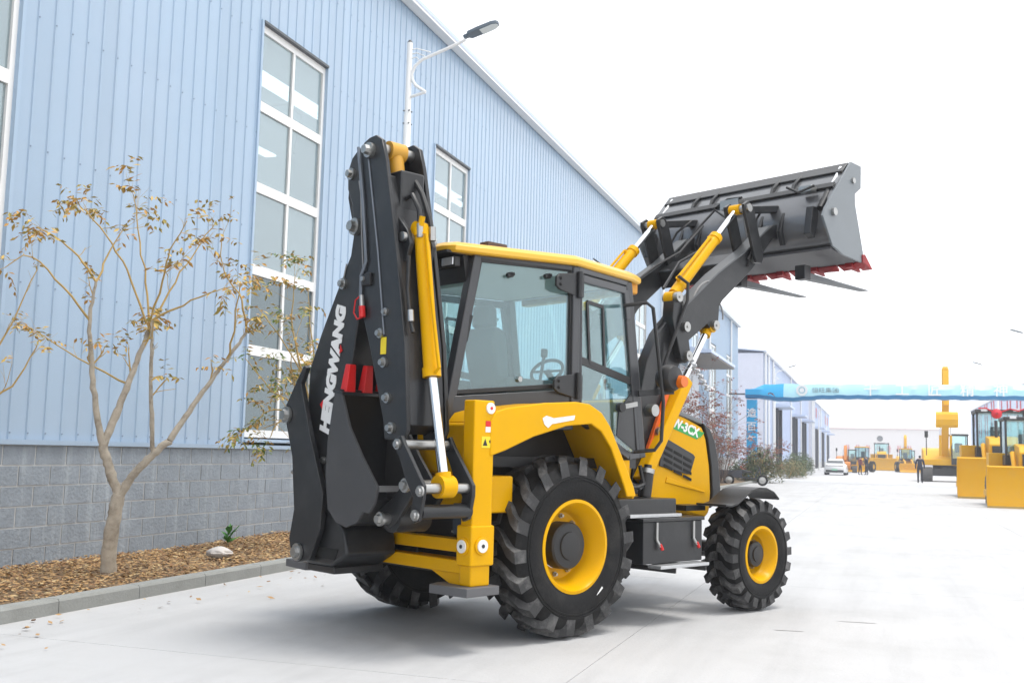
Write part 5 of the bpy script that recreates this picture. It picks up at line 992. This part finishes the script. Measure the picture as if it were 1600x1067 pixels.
m = MB(); loft(m, [csec(-2.32, .78, .42, .92), csec(-2.2, .88, .25, 1.02), csec(-1.6, .93, .2, 1.04), csec(-.3, .93, .2, .98), csec(1.0, .93, .2, .95), csec(1.9, .88, .22, .80), csec(2.3, .72, .35, .66)]); body = m.obj('body', CARW, ct, smooth=50)
m = MB(); loft(m, [[(-1.75, -.72, 1.0), (-1.75, .72, 1.0), (-1.7, .66, 1.05), (-1.7, -.66, 1.05)], [(-.95, -.76, .99), (-.95, .76, .99), (-.95, .58, 1.40), (-.95, -.58, 1.40)], [(.0, -.78, .97), (.0, .78, .97), (.0, .60, 1.45), (.0, -.60, 1.45)], [(1.1, -.72, .94), (1.1, .72, .94), (.75, .6, 1.15), (.75, -.6, 1.15)]]); gh = m.obj('greenhouse', DGLS, ct, smooth=50)
m = MB(); m.poly([(-1.25, -.60, 1.28), (-.95, -.59, 1.412), (.0, -.61, 1.462), (.45, -.60, 1.36), (.45, .60, 1.36), (.0, .61, 1.462), (-.95, .59, 1.412), (-1.25, .60, 1.28)], .02); m.obj('roof', CARW, ct)
m = MB(); m.box(-2.36, -2.28, -.76, .76, .28, .46); m.obj('rear_bumper', DKM, ct, .02)
m = MB(); m.box(-2.33, -2.29, -.74, .74, .80, .84); m.obj('tail_light', mat('tail_dark_red', (.12, .02, .02), .3), ct)
m = MB(); m.box(-2.385, -2.365, -.24, .24, .42, .55); m.obj('number_plate', mat('plate_green', (.30, .62, .45), .5), ct)
for u in (-1.4, 1.45):
    for v in (-.82, .82): m = MB(); m.lathe((u, v, .33), (0, 1, 0), [(.2, -.1), (.31, -.11), (.33, -.06), (.33, .06), (.31, .11), (.2, .1)], 20, True); w_ = m.obj('wheel', RUB, ct); m = MB(); m.lathe((u, v, .33), (0, 1, 0), [(.01, -.08), (.2, -.1), (.2, .1), (.01, .08)], 14); m.obj('rim', STL, w_)
# dark cargo tricycle
tr = thing('cargo_tricycle', 'small dark cargo tricycle parked at the bushes beside the front wheel', 'tricycle', (-6.35, 53.6, 0), R(90-80))
for u, v in ((-.55, -.45), (-.55, .45), (1.1, 0)):
    m = MB(); m.lathe((u, v, .27), (0, 1, 0), [(.17, -.04), (.26, -.05), (.27, 0), (.26, .05), (.17, .04)], 20, True); w_ = m.obj('wheel', RUB, tr); m = MB(); m.lathe((u, v, .27), (0, 1, 0), [(.01, -.05), (.17, -.03), (.17, .03), (.01, .05)], 14); m.obj('rim', STL, w_)
m = MB(); m.box(-1.05, .1, -.42, .42, .38, .44); m.box(-1.05, .1, -.42, -.39, .44, .74); m.box(-1.05, .1, .39, .42, .44, .74); m.box(.07, .1, -.39, .39, .44, .78); m.box(-1.05, -1.02, -.39, .39, .44, .74); m.obj('cargo_bed', mat('tricycle_dark', (.03, .035, .05), .45), tr, .01)
m = MB(); m.bar((.1, 0, .40), (.75, 0, .35), .12, .08); m.bar((.75, 0, .35), (.95, 0, .85), .06, .06); m.obj('frame', DKM, tr, .01)
m = MB(); m.prism([(.12, .62), (.55, .62), (.6, .70), (.3, .74), (.12, .80)], 'v', -.16, .16); m.obj('seat', BLK, tr, .03)
m = MB(); m.tube([(.85, -.32, 1.0), (.92, -.15, .95), (.95, 0, .88), (.92, .15, .95), (.85, .32, 1.0)], .016, 8); m.cyl((1.1, 0, .27), (.95, 0, .88), .03, n=8); m.obj('handlebar', DKM, tr)
for v in (-.36, .36): m = MB(); m.box(-1.09, -1.052, v-.05, v+.05, .50, .66); m.obj('tail_light', mat('lamp_red', (.65, .05, .05), .3), tr, .008)

# ================================================================ PEOPLE
SKIN = mat('skin', (.42, .25, .17), .6); HAIR = mat('hair_black', (.012, .011, .01), .6); NAVY = mat('navy_jacket', (.018, .022, .045), .8, var=.2, scale=10); TROU = mat('dark_trousers', (.014, .016, .026), .85); SHOE = mat('shoe_black', (.01, .01, .01), .5); MAROON = mat('maroon_jacket', (.16, .03, .035), .8)
def person(label, loc, heading, H, jacket, stride, arm, seed):
    t = thing('person', label, 'person', loc, R(90-heading), 'people standing in the yard'); k = H/1.75; s = stride
    V = [(0, 0, .98), (0, 0, 1.15), (0, 0, 1.33), (0, 0, 1.47), (.01, 0, 1.56), (.02, 0, 1.66), (.015, 0, 1.73),
         (0, .10, .92), (s*.5, .11, .50), (s*.7-.03, .11, .09), (s*.7+.13, .12, .035), (0, -.10, .92), (-s*.35, -.11, .50), (-s*.8-.03, -.11, .10), (-s*.8+.12, -.12, .035),
         (0, .19, 1.42), (arm[0], .245, 1.16), (arm[1], .255, .95), (arm[1]+.05, .25, .86), (0, -.19, 1.42), (arm[2], -.245, 1.16), (arm[3], -.255, .95), (arm[3]+.05, -.25, .86)]
    E_ = [(0, 1), (1, 2), (2, 3), (3, 4), (4, 5), (5, 6), (0, 7), (7, 8), (8, 9), (9, 10), (0, 11), (11, 12), (12, 13), (13, 14), (3, 15), (15, 16), (16, 17), (17, 18), (3, 19), (19, 20), (20, 21), (21, 22)]
    RR = [(.18, .14), (.18, .14), (.20, .15), (.13, .11), (.055, .06), (.085, .10), (.07, .085), (.095, .1), (.068, .07), (.048, .05), (.045, .035), (.095, .1), (.068, .07), (.048, .05), (.045, .035), (.075, .075), (.058, .055), (.042, .042), (.04, .028), (.075, .075), (.058, .055), (.042, .042), (.04, .028)]
    me = bpy.data.meshes.new('body'); me.from_pydata([(a*k, -b*k, c*k) for a, b, c in V], E_, []); o = bpy.data.objects.new('body_tmp', me); col.objects.link(o)
    sk = o.modifiers.new('skin', 'SKIN'); sk.use_smooth_shade = True
    for i, rr in enumerate(RR): me.skin_vertices[0].data[i].radius = (rr[0]*k, rr[1]*k)
    me.skin_vertices[0].data[0].use_root = True; ss = o.modifiers.new('sub', 'SUBSURF'); ss.levels = 2; ss.render_levels = 2
    bpy.context.view_layer.update(); m2_ = bpy.data.meshes.new_from_object(o.evaluated_get(bpy.context.evaluated_depsgraph_get())); bpy.data.objects.remove(o)
    m2_.materials.clear()
    for mt in (SKIN, HAIR, jacket, TROU, SHOE): m2_.materials.append(mt)
    for p in m2_.polygons:
        x, y, z = p.center; z /= k; x /= k; y = abs(y)/k
        p.material_index = 4 if z < .085 else (3 if z < .93 and y < .2 and not (z > .80 and y > .195) else (0 if (z < .90 and y > .195) else (2 if z < 1.51 else (1 if z > 1.70 or (x < .02 and z > 1.56) else 0))))
    b = bpy.data.objects.new('body', m2_); col.objects.link(b); b.parent = t
    m = MB()
    for v in (-.035, .035): m.lathe((.105*k, v*k, 1.665*k), (1, 0, 0), [(.001, -.01), (.012*k, 0), (.001, .008)], 8)
    m.obj('eyes', HAIR, b); m = MB(); m.lathe((.12*k, 0, 1.635*k), (1, 0, -.3), [(.02*k, -.02), (.014*k, .01), (.001, .022)], 8); m.obj('nose', SKIN, b)
    return t
person('person in a navy jacket walking away in front of the yellow excavator', (2.75, 73.5, 0), 5, 1.80, NAVY, .16, (.02, .12, -.03, .02), 1)
person('left one of the two distant people, in a maroon jacket', (-1.3, 104, 0), 60, 1.72, MAROON, .10, (.03, .2, .0, .1), 2)
person('right one of the two distant people, in a dark navy coat', (-.75, 104.6, 0), 250, 1.76, NAVY, .08, (.03, .22, -.02, .05), 3)

# ================================================================ HAZE
hz = MB(False); hz.box(-60, 60, -30, 320, -1.0, 13.5); ho = hz.obj('haze', None, smooth=0); ho['kind'] = 'stuff'
hm = bpy.data.materials.new('haze'); hm.use_nodes = True; n_ = hm.node_tree.nodes; n_.clear(); ou = n_.new('ShaderNodeOutputMaterial'); pv_ = n_.new('ShaderNodeVolumePrincipled')
pv_.inputs['Color'].default_value = (.93, .95, 1, 1); pv_.inputs['Density'].default_value = .0009; pv_.inputs['Anisotropy'].default_value = .3; hm.node_tree.links.new(pv_.outputs[0], ou.inputs['Volume']); ho.data.materials.append(hm)
tag(ho, 'thin pale haze filling the far end of the street', 'haze')
sc.cycles.volume_max_steps = 64; sc.cycles.volume_bounces = 1
